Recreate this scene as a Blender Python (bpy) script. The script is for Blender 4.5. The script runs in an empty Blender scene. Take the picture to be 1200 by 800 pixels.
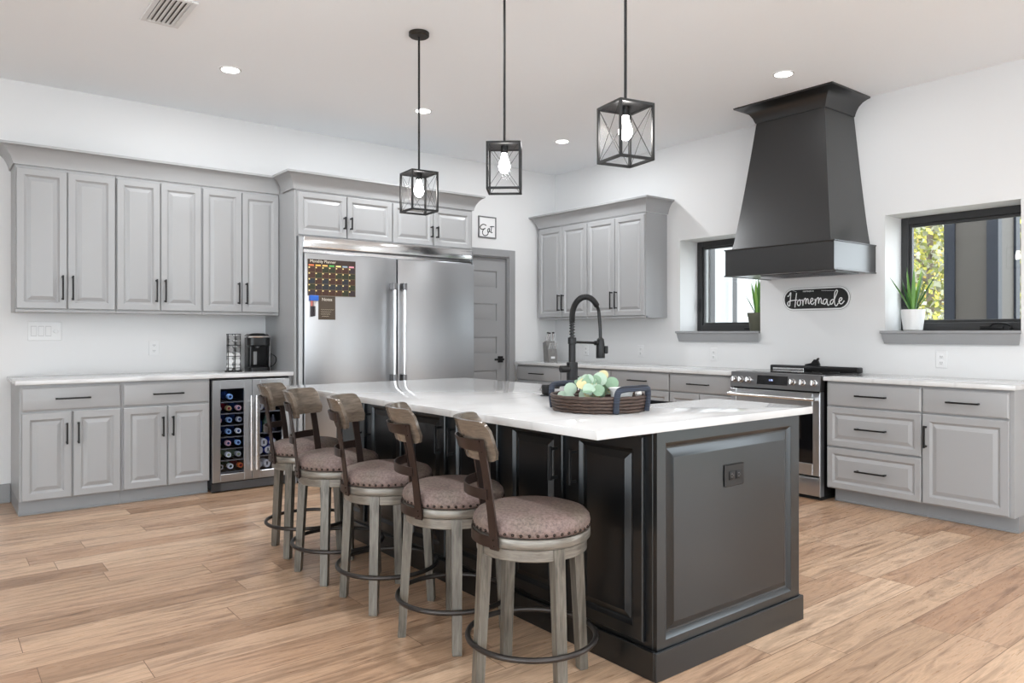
import bpy, bmesh, math, random
from mathutils import Vector, Matrix
PI = math.pi
random.seed(7)
scene = bpy.context.scene
COL = scene.collection

# ------------------------------------------------------------------ camera, world, light, exposure
F_PX, YAW, HORIZON, CAM_H = 871.46, 0.9024, 389.9, 1.22
cam_d = bpy.data.cameras.new('camera'); cam = bpy.data.objects.new('camera', cam_d); COL.objects.link(cam)
cam.location = (0, 0, CAM_H)
cam.rotation_euler = (PI/2, 0, YAW - PI/2)
cam_d.sensor_width = 36.0; cam_d.sensor_fit = 'HORIZONTAL'
cam_d.lens = 36.0*F_PX/1200.0
cam_d.shift_y = -(400.0-HORIZON)/1200.0
cam_d.clip_start = 0.05; cam_d.clip_end = 200
scene.camera = cam
scene.view_settings.view_transform = 'Standard'
scene.view_settings.look = 'None'
scene.view_settings.gamma = 1.0
scene.view_settings.use_curve_mapping = False
scene.view_settings.exposure = 0.66

WORLD_STRENGTH = 3.7
world = bpy.data.worlds.new('world'); scene.world = world; world.use_nodes = True
_b = world.node_tree.nodes['Background']
_b.inputs[0].default_value = (0.87, 0.945, 1.0, 1); _b.inputs[1].default_value = WORLD_STRENGTH
DOWNLIGHT_W = 11.5      # each recessed ceiling lamp, added unseen ones included
BULB_E = 40.0           # pendant bulb glow
LENS_E = 9.0            # recessed lamp lens glow

# ------------------------------------------------------------------ materials
def lin(c):
    c = c/255.0
    return c/12.92 if c <= 0.04045 else ((c+0.055)/1.055)**2.4
def rgb(r, g, b): return (lin(r), lin(g), lin(b), 1)
def setp(p, **k):
    for a, v in k.items():
        p.inputs[a].default_value = v
def M(name, col, rough=0.5, metal=0.0, **k):
    m = bpy.data.materials.new(name); m.use_nodes = True
    p = m.node_tree.nodes['Principled BSDF']
    p.inputs['Base Color'].default_value = col
    p.inputs['Roughness'].default_value = rough
    p.inputs['Metallic'].default_value = metal
    for a, v in k.items():
        p.inputs[a.replace('_', ' ')].default_value = v
    return m
def nodes(m):
    nt = m.node_tree
    return nt, nt.nodes, nt.links, nt.nodes['Principled BSDF']
def coords(m, scale=(1, 1, 1), kind='Object'):
    nt, N, L, p = nodes(m)
    tc = N.new('ShaderNodeTexCoord'); mp = N.new('ShaderNodeMapping')
    mp.inputs['Scale'].default_value = scale
    L.new(tc.outputs[kind], mp.inputs[0])
    return mp.outputs[0]
def ramp(m, fac, stops, interp='LINEAR'):
    nt, N, L, p = nodes(m)
    r = N.new('ShaderNodeValToRGB'); r.color_ramp.interpolation = interp
    e = r.color_ramp.elements
    while len(e) < len(stops): e.new(0.5)
    for el, (t, c) in zip(e, stops):
        el.position = t; el.color = c
    L.new(fac, r.inputs[0]); return r.outputs[0]
def noise(m, vec, scale, detail=4, rough=0.55, dist=0.0):
    nt, N, L, p = nodes(m)
    n = N.new('ShaderNodeTexNoise'); n.inputs['Scale'].default_value = scale
    n.inputs['Detail'].default_value = detail; n.inputs['Roughness'].default_value = rough
    n.inputs['Distortion'].default_value = dist
    L.new(vec, n.inputs['Vector']); return n.outputs[0]
def mixc(m, fac, a, b, mode='MIX'):
    nt, N, L, p = nodes(m)
    x = N.new('ShaderNodeMix'); x.data_type = 'RGBA'; x.blend_type = mode
    for s, v in ((x.inputs[0], fac), (x.inputs[6], a), (x.inputs[7], b)):
        if hasattr(v, 'is_linked'): L.new(v, s)
        else: s.default_value = v
    return x.outputs[2]
def bump(m, h, strength=0.2, dist=0.002):
    nt, N, L, p = nodes(m)
    b = N.new('ShaderNodeBump'); b.inputs['Strength'].default_value = strength; b.inputs['Distance'].default_value = dist
    L.new(h, b.inputs['Height']); L.new(b.outputs[0], p.inputs['Normal'])

def emis(name, col, s):
    m = M(name, (0, 0, 0, 1), 0.5)
    p = m.node_tree.nodes['Principled BSDF']
    p.inputs['Emission Color'].default_value = col; p.inputs['Emission Strength'].default_value = s
    return m

WALL = M('wall_paint', (0.70, 0.70, 0.70, 1), 0.55)
CEIL = M('ceiling_paint', (0.94, 0.965, 0.99, 1), 0.7)
v = coords(WALL); bump(WALL, noise(WALL, v, 220, 3), 0.05, 0.001)
GREY = M('grey_cabinet_paint', (0.335, 0.337, 0.341, 1), 0.33)
v = coords(GREY, (60, 60, 4)); bump(GREY, noise(GREY, v, 4, 3), 0.03, 0.001)
TRIMG = M('grey_trim_paint', (0.285, 0.287, 0.291, 1), 0.4)
DOORG = M('grey_door_paint', (0.30, 0.302, 0.306, 1), 0.45)
BLACKP = M('black_cabinet_paint', (0.003, 0.0032, 0.0036, 1), 0.30, Coat_Weight=0.5, Coat_Tint=(0.9, 0.96, 1.0, 1), Specular_Tint=(0.9, 0.96, 1.0, 1), Coat_Roughness=0.2)
HOODM = M('black_hood_paint', (0.009, 0.009, 0.0095, 1), 0.34, Coat_Weight=0.45, Coat_Roughness=0.20, Coat_IOR=1.5)
v = coords(HOODM, (40, 40, 2)); bump(HOODM, noise(HOODM, v, 5, 4), 0.05, 0.001)
BLACKM = M('black_metal', (0.007, 0.007, 0.0075, 1), 0.42, Specular_IOR_Level=0.32)
BLACKPL = M('black_plastic', (0.008, 0.008, 0.0085, 1), 0.28, Specular_IOR_Level=0.35)
DARKGAP = M('dark_recess', (0.01, 0.01, 0.01, 1), 0.8)
STEEL = M('brushed_steel', (0.47, 0.48, 0.495, 1), 0.34, 1.0)
v = coords(STEEL, (1.5, 1.5, 160)); bump(STEEL, noise(STEEL, v, 5, 3), 0.06, 0.001)
STEELD = M('dark_steel', (0.22, 0.22, 0.225, 1), 0.3, 1.0)
CHROME = M('polished_steel', (0.75, 0.75, 0.755, 1), 0.14, 1.0)
WHITEP = M('white_plastic', (0.72, 0.72, 0.72, 1), 0.35)
WHITEC = M('white_ceramic', (0.74, 0.74, 0.735, 1), 0.3)
SHADOWGREY = M('slot_grey', (0.10, 0.10, 0.10, 1), 0.6)
BRONZE = M('dark_bronze', (0.03, 0.024, 0.018, 1), 0.45, 0.5)
GLASSB = M('black_glass', (0.004, 0.004, 0.005, 1), 0.05)
SKIRT = M('grey_toe_paint', (0.27, 0.275, 0.283, 1), 0.4)

def glass_mat(name, tint, refl):
    m = bpy.data.materials.new(name); m.use_nodes = True
    nt = m.node_tree; N = nt.nodes; L = nt.links
    for n in list(N): N.remove(n)
    out = N.new('ShaderNodeOutputMaterial'); mx = N.new('ShaderNodeMixShader')
    tr = N.new('ShaderNodeBsdfTransparent'); tr.inputs[0].default_value = tint
    gl = N.new('ShaderNodeBsdfGlossy'); gl.inputs['Roughness'].default_value = 0.02
    lw = N.new('ShaderNodeLayerWeight'); lw.inputs[0].default_value = 0.5
    pw = N.new('ShaderNodeMath'); pw.operation = 'POWER'; pw.inputs[1].default_value = 4.0; L.new(lw.outputs['Facing'], pw.inputs[0])
    fr = N.new('ShaderNodeMath'); fr.operation = 'MULTIPLY_ADD'; fr.inputs[1].default_value = 0.5*refl; fr.inputs[2].default_value = 0.025*refl; L.new(pw.outputs[0], fr.inputs[0])
    L.new(fr.outputs[0], mx.inputs[0]); L.new(tr.outputs[0], mx.inputs[1]); L.new(gl.outputs[0], mx.inputs[2])
    L.new(mx.outputs[0], out.inputs[0]); return m
PANE = glass_mat('window_glass', (0.985, 0.99, 0.99, 1), 0.7)
CPANE = glass_mat('cooler_glass', (0.86, 0.88, 0.92, 1), 0.8)
PENDG = glass_mat('pendant_glass', (0.995, 0.995, 0.995, 1), 0.10)

# quartz counters
QUARTZ = M('white_quartz', (0.8, 0.8, 0.8, 1), 0.07)
v = coords(QUARTZ)
nt, N, L, p = nodes(QUARTZ)
w = N.new('ShaderNodeTexWave'); w.bands_direction = 'Y'; w.inputs['Scale'].default_value = 1.1
w.inputs['Distortion'].default_value = 5.0; w.inputs['Detail'].default_value = 3; w.inputs['Detail Scale'].default_value = 0.8
L.new(v, w.inputs['Vector'])
vein = ramp(QUARTZ, w.outputs['Fac'], [(0.0, (1, 1, 1, 1)), (0.012, (0.35, 0.35, 0.35, 1)), (0.03, (0, 0, 0, 1)), (1, (0, 0, 0, 1))])
cl = ramp(QUARTZ, noise(QUARTZ, v, 3.0, 4), [(0.3, (0.585, 0.585, 0.585, 1)), (0.7, (0.64, 0.64, 0.64, 1))])
brk = ramp(QUARTZ, noise(QUARTZ, v, 2.2, 2), [(0.4, (0, 0, 0, 1)), (0.66, (0.38, 0.38, 0.38, 1))])
vf = mixc(QUARTZ, 1.0, vein, brk, 'MULTIPLY')
L.new(mixc(QUARTZ, vf, cl, (0.33, 0.33, 0.34, 1)), p.inputs['Base Color'])

# plank floor, boards run along x
FLOORM = M('oak_plank_floor', (0.5, 0.35, 0.22, 1), 0.27)
nt, N, L, p = nodes(FLOORM)
v = coords(FLOORM)
br = N.new('ShaderNodeTexBrick'); br.offset = 0.0; br.offset_frequency = 2; br.squash = 1.0
for k_, val in (('Scale', 1.0), ('Mortar Size', 0.0016), ('Mortar Smooth', 0.3), ('Bias', 0.0), ('Brick Width', 1.22), ('Row Height', 0.178)):
    br.inputs[k_].default_value = val
br.inputs['Color1'].default_value = (0, 0, 0, 1); br.inputs['Color2'].default_value = (1, 1, 1, 1); br.inputs['Mortar'].default_value = (0.5, 0.5, 0.5, 1)
sx = N.new('ShaderNodeSeparateXYZ'); L.new(v, sx.inputs[0])
dv = N.new('ShaderNodeMath'); dv.operation = 'DIVIDE'; dv.inputs[1].default_value = 0.178; L.new(sx.outputs[1], dv.inputs[0])
fl_ = N.new('ShaderNodeMath'); fl_.operation = 'FLOOR'; L.new(dv.outputs[0], fl_.inputs[0])
wn = N.new('ShaderNodeTexWhiteNoise'); wn.noise_dimensions = '1D'; L.new(fl_.outputs[0], wn.inputs['W'])
ma = N.new('ShaderNodeMath'); ma.operation = 'MULTIPLY_ADD'; ma.inputs[1].default_value = 7.0; L.new(wn.outputs['Value'], ma.inputs[0]); L.new(sx.outputs[0], ma.inputs[2])
cb_ = N.new('ShaderNodeCombineXYZ'); L.new(ma.outputs[0], cb_.inputs[0]); L.new(sx.outputs[1], cb_.inputs[1])
L.new(cb_.outputs[0], br.inputs['Vector'])
tone = ramp(FLOORM, br.outputs['Color'], [(0.0, rgb(156, 124, 98)), (0.25, rgb(200, 170, 142)), (0.5, rgb(180, 147, 120)), (0.75, rgb(208, 180, 153)), (1.0, rgb(170, 135, 108))])
# every board gets its own stretch of grain
sepc = N.new('ShaderNodeVectorMath'); sepc.operation = 'MULTIPLY'; sepc.inputs[1].default_value = (3.1, 7.7, 0)
L.new(br.outputs['Color'], sepc.inputs[0])
addv = N.new('ShaderNodeVectorMath'); addv.operation = 'ADD'
L.new(v, addv.inputs[0]); L.new(sepc.outputs[0], addv.inputs[1])
mp = N.new('ShaderNodeMapping'); mp.inputs['Scale'].default_value = (0.9, 9.0, 1); L.new(addv.outputs[0], mp.inputs[0])
g1 = noise(FLOORM, mp.outputs[0], 2.2, 6, 0.6, 1.2)
mp2 = N.new('ShaderNodeMapping'); mp2.inputs['Scale'].default_value = (3, 60, 1); L.new(addv.outputs[0], mp2.inputs[0])
g2 = noise(FLOORM, mp2.outputs[0], 3.0, 4, 0.6, 0.3)
gr = ramp(FLOORM, g1, [(0.28, (0.42, 0.36, 0.32, 1)), (0.42, (0.80, 0.77, 0.75, 1)), (0.56, (1.16, 1.15, 1.14, 1)), (0.72, (0.74, 0.70, 0.67, 1))])
gr2 = ramp(FLOORM, g2, [(0.3, (0.84, 0.82, 0.80, 1)), (0.6, (1.03, 1.03, 1.03, 1))])
c = mixc(FLOORM, 0.9, tone, gr, 'MULTIPLY'); c = mixc(FLOORM, 0.8, c, gr2, 'MULTIPLY')
c = mixc(FLOORM, br.outputs['Fac'], c, rgb(110, 82, 60))
L.new(c, p.inputs['Base Color'])
L.new(ramp(FLOORM, g2, [(0.2, (0.36, 0.36, 0.36, 1)), (0.8, (0.24, 0.24, 0.24, 1))]), p.inputs['Roughness'])
bump(FLOORM, g2, 0.05, 0.001)

def wood(name, dark, light, rough=0.4, scale=(26, 26, 2.2), metal=0.0):
    m = M(name, dark, rough, metal); nt, N, L, p = nodes(m)
    v = coords(m, scale); n = noise(m, v, 2.5, 5, 0.65, 0.6)
    L.new(ramp(m, n, [(0.3, dark), (0.68, light)]), p.inputs['Base Color']); bump(m, n, 0.12, 0.001)
    return m
LEGW = wood('weathered_grey_wood', rgb(72, 68, 62), rgb(124, 119, 110), 0.34, (26, 26, 2.2), 0.2)
RINGW = wood('weathered_grey_ring_wood', rgb(92, 87, 80), rgb(136, 130, 121), 0.30, (4, 4, 40), 0.3)
BACKW = wood('glossy_brown_grey_wood', rgb(84, 74, 65), rgb(122, 110, 98), 0.17, (4, 6, 30), 0.25)
STRAPM = M('brown_black_steel', rgb(58, 46, 42), 0.38, 0.6)
RINGM = M('gunmetal_ring', rgb(62, 58, 56), 0.36, 0.7)
NAILM = M('nailhead_metal', rgb(58, 50, 46), 0.22, 0.9)
SEATM = M('mauve_brown_upholstery', rgb(128, 98, 94), 0.62)
nt, N, L, p = nodes(SEATM); v = coords(SEATM)
n1 = noise(SEATM, v, 6, 3); n2 = noise(SEATM, v, 95, 3, 0.7)
c = ramp(SEATM, n1, [(0.35, rgb(112, 101, 91)), (0.6, rgb(120, 102, 97))])
L.new(mixc(SEATM, 0.75, c, ramp(SEATM, n2, [(0.34, (0.42, 0.39, 0.38, 1)), (0.62, (1.18, 1.17, 1.16, 1))]), 'MULTIPLY'), p.inputs['Base Color'])
bump(SEATM, n2, 0.35, 0.002)

# ------------------------------------------------------------------ geometry helpers
def nbm(): return bmesh.new()
def add_box(bm, x0, x1, y0, y1, z0, z1, bev=0.0, seg=1, mi=0):
    vs = [bm.verts.new((x, y, z)) for z in (z0, z1) for y in (y0, y1) for x in (x0, x1)]
    fs = []
    for q in ((0, 2, 3, 1), (4, 5, 7, 6), (0, 1, 5, 4), (2, 6, 7, 3), (0, 4, 6, 2), (1, 3, 7, 5)):
        f = bm.faces.new([vs[i] for i in q]); f.material_index = mi; fs.append(f)
    if bev > 0:
        es = list({e for f in fs for e in f.edges})
        bmesh.ops.bevel(bm, geom=es, offset=bev, segments=seg, profile=0.5, affect='EDGES', clamp_overlap=True)
    return bm
def xf(bm, mat, start=0):
    bm.verts.ensure_lookup_table()
    for v in bm.verts[start:]: v.co = mat @ v.co
def add_tube(bm, pts, r, seg=10, closed=False, caps=True, flat=None, mi=0):
    """round sweep along points; r a number or one per point; flat=(axis vector, factor) squashes the section"""
    P = [Vector(p) for p in pts]; n = len(P)
    R = r if isinstance(r, (list, tuple)) else [r]*n
    T = []
    for i in range(n):
        a = P[(i-1) % n] if (closed or i > 0) else P[i]
        b = P[(i+1) % n] if (closed or i < n-1) else P[i]
        T.append((b-a).normalized())
    up = Vector((0, 0, 1)) if abs(T[0].z) < 0.9 else Vector((1, 0, 0))
    N = (up - T[0]*up.dot(T[0])).normalized()
    rings = []
    for i in range(n):
        N = (N - T[i]*N.dot(T[i]))
        if N.length < 1e-6: N = T[i].orthogonal()
        N.normalize(); B = T[i].cross(N)
        ring = []
        for k in range(seg):
            a = 2*PI*k/seg
            o = N*math.cos(a)*R[i] + B*math.sin(a)*R[i]
            if flat: o -= flat[0]*(o.dot(flat[0])*(1-flat[1]))
            ring.append(bm.verts.new(P[i]+o))
        rings.append(ring)
    m = n if closed else n-1
    for i in range(m):
        a, b = rings[i], rings[(i+1) % n]
        for k in range(seg):
            f = bm.faces.new((a[k], a[(k+1) % seg], b[(k+1) % seg], b[k])); f.material_index = mi; f.smooth = True
    if caps and not closed:
        bm.faces.new(rings[0][::-1]).material_index = mi; bm.faces.new(rings[-1]).material_index = mi
    return bm
def catmull(pts, k=6):
    P = [Vector(p) for p in pts]; out = []
    for i in range(len(P)-1):
        p0 = P[i-1] if i > 0 else P[i]*2-P[i+1]
        p3 = P[i+2] if i+2 < len(P) else P[i+1]*2-P[i]
        p1, p2 = P[i], P[i+1]
        for j in range(k):
            t = j/k
            out.append(0.5*((2*p1)+(p2-p0)*t+(2*p0-5*p1+4*p2-p3)*t*t+(3*p1-p0-3*p2+p3)*t**3))
    out.append(P[-1]); return out
def add_lathe(bm, prof, seg=28, c=(0, 0), mi=0):
    """prof: list of (r, z) from bottom to top"""
    rings = []
    for r, z in prof:
        if r < 1e-5: rings.append([bm.verts.new((c[0], c[1], z))])
        else: rings.append([bm.verts.new((c[0]+r*math.cos(2*PI*k/seg), c[1]+r*math.sin(2*PI*k/seg), z)) for k in range(seg)])
    for a, b in zip(rings, rings[1:]):
        for k in range(seg):
            q = [a[k % len(a)], a[(k+1) % len(a)], b[(k+1) % len(b)], b[k % len(b)]]
            u = []
            for x in q:
                if x not in u: u.append(x)
            if len(u) > 2:
                f = bm.faces.new(u); f.smooth = True; f.material_index = mi
    return bm
def add_loft(bm, loops, cap0=True, cap1=True, mi=0, smooth=False):
    rs = [[bm.verts.new(p) for p in lp] for lp in loops]; n = len(rs[0])
    for a, b in zip(rs, rs[1:]):
        for k in range(n):
            f = bm.faces.new((a[k], a[(k+1) % n], b[(k+1) % n], b[k])); f.material_index = mi; f.smooth = smooth
    if cap0: bm.faces.new(rs[0][::-1]).material_index = mi
    if cap1: bm.faces.new(rs[-1]).material_index = mi
    return bm
def add_frame(bm, x0, x1, z0, z1, w, y0, y1, bev=0.0, wb=None, wt=None):
    """rectangular frame in the xz plane"""
    wb = w if wb is None else wb; wt = w if wt is None else wt
    add_box(bm, x0, x0+w, y0, y1, z0, z1, bev); add_box(bm, x1-w, x1, y0, y1, z0, z1, bev)
    add_box(bm, x0+w, x1-w, y0, y1, z0, z0+wb, bev); add_box(bm, x0+w, x1-w, y0, y1, z1-wt, z1, bev)
    return bm
def mesh(name, bm, mats, smooth_angle=None):
    bmesh.ops.recalc_face_normals(bm, faces=bm.faces[:])
    me = bpy.data.meshes.new(name); bm.to_mesh(me); bm.free()
    for m in (mats if isinstance(mats, (list, tuple)) else [mats]): me.materials.append(m)
    if smooth_angle:
        for pl in me.polygons: pl.use_smooth = True
        me.set_sharp_from_angle(angle=math.radians(smooth_angle))
    return me
def link(name, me, parent=None):
    o = bpy.data.objects.new(name, me); COL.objects.link(o)
    if parent: o.parent = parent
    return o
def part(name, bm, mats, parent, smooth=30, loc=None, label=None):
    o = link(name, mesh(name, bm, mats, smooth), parent)
    if loc: o.location = loc
    if label: o['label'] = label
    return o
def thing(name, label, cat, loc=(0, 0, 0), rz=0.0, group=None):
    o = bpy.data.objects.new(name, None); COL.objects.link(o); o.empty_display_size = 0.1
    o.location = loc; o.rotation_euler = (0, 0, rz)
    return tag(o, label, cat, group)
def tag(o, label, cat, group=None):
    o['label'] = label; o['category'] = cat
    if group: o['group'] = group
    return o
def solo(name, label, cat, bm, mats, loc=(0, 0, 0), rz=0.0, group=None, smooth=30):
    o = link(name, mesh(name, bm, mats, smooth)); o.location = loc; o.rotation_euler = (0, 0, rz)
    return tag(o, label, cat, group)
def struct(name, bm, mats, parent=None, smooth=None):
    o = link(name, mesh(name, bm, mats, smooth), parent)
    if not parent: o['kind'] = 'structure'
    return o
def copy_tree(o, parent=None):
    c = o.copy(); COL.objects.link(c)
    if parent: c.parent = parent
    for ch in list(o.children): copy_tree(ch, c)
    return c
def text_bm(s, size, depth=0.0008):
    cu = bpy.data.curves.new('t', 'FONT'); cu.body = s; cu.size = size; cu.extrude = depth
    cu.align_x = 'CENTER'; cu.align_y = 'CENTER'
    o = bpy.data.objects.new('t', cu); COL.objects.link(o)
    bpy.context.view_layer.update()
    me = bpy.data.meshes.new_from_object(o.evaluated_get(bpy.context.evaluated_depsgraph_get()))
    bm = bmesh.new(); bm.from_mesh(me)
    bpy.data.objects.remove(o); bpy.data.curves.remove(cu); bpy.data.meshes.remove(me)
    for v in bm.verts: v.co = Vector((v.co.x, -v.co.z, v.co.y))      # stands up, faces -y
    return bm
RX = -PI/2       # rotation of things on the right wall: local -y looks along world -x

# ------------------------------------------------------------------ room shell
YB, XR, CZ = 6.46, 5.743, 3.048
XL, YF = -3.4, -4.2
fl = struct('floor', add_box(nbm(), XL, XR+0.05, YF, YB+0.2, -0.1, 0), FLOORM)
struct('ceiling', add_box(nbm(), XL-0.1, XR+0.4, YF-0.1, YB+0.2, CZ, CZ+0.12), CEIL)
bm = nbm()
DX0, DX1, DZ = 4.26, 5.055, 2.055
add_box(bm, XL-0.1, -2.7, YB, YB+0.18, 0, CZ); add_box(bm, -2.7, -0.35, YB, YB+0.18, 2.4, CZ); add_box(bm, -0.35, DX0, YB, YB+0.18, 0, CZ); add_box(bm, DX1, XR+0.3, YB, YB+0.18, 0, CZ); add_box(bm, DX0, DX1, YB, YB+0.18, DZ, CZ)
add_box(bm, DX0-0.1, DX1+0.1, YB+0.18, YB+0.2, 0, DZ+0.1)
struct('wall_back', bm, WALL)
# added unseen hall and back-wall opening, kept dark to darken the island's reflections
bm = nbm(); add_box(bm, -2.8, -2.7, YB+0.18, YB+3.2, -0.1, 2.6); add_box(bm, -0.35, -0.25, YB+0.18, YB+3.2, -0.1, 2.6); add_box(bm, -2.7, -0.35, YB+3.1, YB+3.2, -0.1, 2.6)
add_box(bm, -2.7, -0.35, YB+0.18, YB+3.1, 2.5, 2.6)
struct('wall_added_hall', bm, M('added_hall_paint', (0.25, 0.25, 0.25, 1), 0.7))
struct('floor_added_hall', add_box(nbm(), -2.7, -0.35, YB+0.2, YB+3.1, -0.1, 0), FLOORM)
WT = 0.30                               # the right wall is a thick one with deep window reveals
W1 = (3.764, 4.645, 1.236, 2.115); W2 = (1.790, 2.685, 1.236, 2.115)
bm = nbm()
X2 = XR+WT
add_box(bm, XR, X2, YF, -2.9, 0, CZ); add_box(bm, XR, X2, -2.9, -0.7, 2.45, CZ); add_box(bm, XR, X2, -0.7, W2[0], 0, CZ); add_box(bm, XR, X2, W2[1], W1[0], 0, CZ); add_box(bm, XR, X2, W1[1], YB+0.18, 0, CZ)
for W in (W1, W2):
    add_box(bm, XR, X2, W[0], W[1], 0, W[2]-0.02); add_box(bm, XR, X2, W[0], W[1], W[3], CZ)
struct('wall_right', bm, WALL)
# unseen walls behind the camera; openings added and sized to let daylight in
bm = nbm()
for a, b in ((XL-0.1, -2.9), (-0.35, 0.15), (2.7, XR+0.3)): add_box(bm, a, b, YF-0.15, YF, 0, CZ)
add_box(bm, -2.9, 2.7, YF-0.15, YF, 2.85, CZ)
struct('wall_front', bm, WALL)
bm = nbm()
for a, b in ((YF, -3.7), (-0.5, -0.1), (2.3, YB)): add_box(bm, XL-0.15, XL, a, b, 0, CZ)
add_box(bm, XL-0.15, XL, -3.7, 2.3, 2.75, CZ)
struct('wall_left', bm, WALL)
bm = nbm(); add_box(bm, -0.35, 0.484, YB-0.016, YB, 0, 0.135, 0.002); add_box(bm, -0.35, 0.484, YB-0.022, YB, 0, 0.018, 0.003)
struct('baseboard_back', bm, TRIMG)
struct('ground', add_box(nbm(), 6.1, 60, -25, 60, -0.5, -0.35), M('pale_dry_grass', rgb(150, 148, 138), 0.9))

# windows: black frame with sash, pane, operator hardware; stepped grey stool and apron
def window(name, W, handle_side):
    y0, y1, z0, z1 = W
    w = y1-y0; h = z1-z0
    r = thing(name, '', '', (XR+0.262, y1, z0), RX)
    del r['label']; del r['category']; r['kind'] = 'structure'
    bm = add_frame(nbm(), 0, w, 0, h, 0.055, 0.0, 0.06, 0.004, wb=0.062)
    part('window_frame', bm, WINBLK, r)
    s = part('sash', add_frame(nbm(), 0.055, w-0.055, 0.062, h-0.055, 0.022, 0.014, 0.05, 0.003), WINBLK, r)
    part('pane', add_box(nbm(), 0.077, w-0.077, 0.028, 0.034, 0.084, h-0.077), PANE, r)
    bm = nbm()
    add_tube(bm, catmull([(0.036, -0.004, 0.30), (0.036, -0.022, 0.29), (0.034, -0.026, 0.24), (0.036, -0.022, 0.20)]), 0.006, 8)
    add_box(bm, 0.024, 0.048, -0.008, 0.0, 0.19, 0.32, 0.003)
    part('lock_lever', bm, BLACKM, r)
    bm = nbm(); k = w*0.68
    add_box(bm, k-0.05, k+0.10, -0.018, 0, 0.008, 0.034, 0.006, 2)
    add_tube(bm, catmull([(k+0.02, -0.02, 0.03), (k+0.05, -0.03, 0.052), (k+0.12, -0.03, 0.048), (k+0.15, -0.026, 0.03)]), 0.007, 8)
    add_lathe(bm, [(0, 0), (0.011, 0.0), (0.011, 0.02), (0, 0.022)], 12, (k+0.15, -0.026))
    part('crank_handle', bm, BLACKM, r)
    return r
WINBLK = M('black_window_frame', (0.022, 0.022, 0.023, 1), 0.42)
window('window_1', W1, 1); window('window_2', W2, 1)
def sill(name, y0, y1, z):
    bm = nbm()
    add_box(bm, XR-0.05, XR+0.262, y0+0.03, y1-0.03, z-0.020, z, 0.003)
    y0 -= 0.0
    # stepped moulding below the stool, ends mitred back
    prof = [(0.052, 0.0), (0.052, -0.016), (0.040, -0.026), (0.034, -0.060), (0.026, -0.085), (0.022, -0.098), (0.0, -0.098), (0.0, 0.0)]
    la, lb = [], []
    for d, dz in prof:
        la.append((XR-0.001-d, y0-0.01-d*0.75+0.03, z+dz)); lb.append((XR-0.001-d, y1+0.01+d*0.75-0.03, z+dz))
    add_loft(bm, [la, lb])
    return struct(name, bm, TRIMG, smooth=30)
sill('trim_1', W1[0], W1[1], W1[2]); sill('trim_2', W2[0], W2[1], W2[2])

# panelled door in the back wall with its casing
r = thing('door_1', '', '', (DX0, YB, 0)); del r['label']; del r['category']; r['kind'] = 'structure'
w = DX1-DX0
def panel_face(bm, x0, x1, z0, z1, yf, t, insets, mi=0):
    """nested rectangular loops: insets = list of (inset, y)"""
    loops = [[(x0+i, y, z0+i), (x1-i, y, z0+i), (x1-i, y, z1-i), (x0+i, y, z1-i)] for i, y in insets]
    return add_loft(bm, loops, True, True, mi)
bm = nbm(); ST = 0.115
zs = [(0.27, 0.45), (0.63, 0.813), (0.992, 1.177), (1.353, 1.538), (1.71, 1.892)]
x0, x1 = 0.02, w-0.02
add_box(bm, x0, x1, 0.052, 0.080, 0.008, DZ-0.02)
for a, b in ((x0, x0+ST), (x1-ST, x1)): add_box(bm, a, b, 0.04, 0.052, 0.008, DZ-0.02)
prev = 0.008
for a, b in zs+[(DZ-0.02, DZ)]:
    add_box(bm, x0+ST, x1-ST, 0.04, 0.052, prev, a); prev = b
for a, b in zs:
    panel_face(bm, x0+ST+0.012, x1-ST-0.012, a+0.012, b-0.012, 0, 0, [(0, 0.053), (0.0, 0.050), (0.02, 0.043)])
part('door_slab', bm, DOORG, r)
bm = nbm(); add_box(bm, 0, 0.018, 0.0, 0.12, 0, DZ); add_box(bm, w-0.018, w, 0, 0.12, 0, DZ); add_box(bm, 0.018, w-0.018, 0, 0.12, DZ-0.018, DZ)
part('jamb', bm, TRIMG, r)
bm = nbm(); CW = 0.085
add_box(bm, -CW+0.006, 0.006, -0.02, 0, 0, DZ+CW-0.012, 0.004); add_box(bm, w-0.006, w-0.006+CW, -0.02, 0, 0, DZ+CW-0.012, 0.004)
add_box(bm, 0.006, w-0.006, -0.02, 0, DZ-0.006, DZ+CW-0.012, 0.004)
part('door_casing', bm, TRIMG, r)
bm = nbm(); kx = 4.966-DX0
add_box(bm, kx-0.033, kx+0.033, 0.026, 0.04, 0.895, 0.965, 0.003); add_tube(bm, [(kx, 0.03, 0.93), (kx, -0.015, 0.93)], 0.012, 12)
add_box(bm, kx-0.115, kx+0.012, -0.025, -0.009, 0.920, 0.940, 0.003)
part('door_lever', bm, BLACKM, r)

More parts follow.
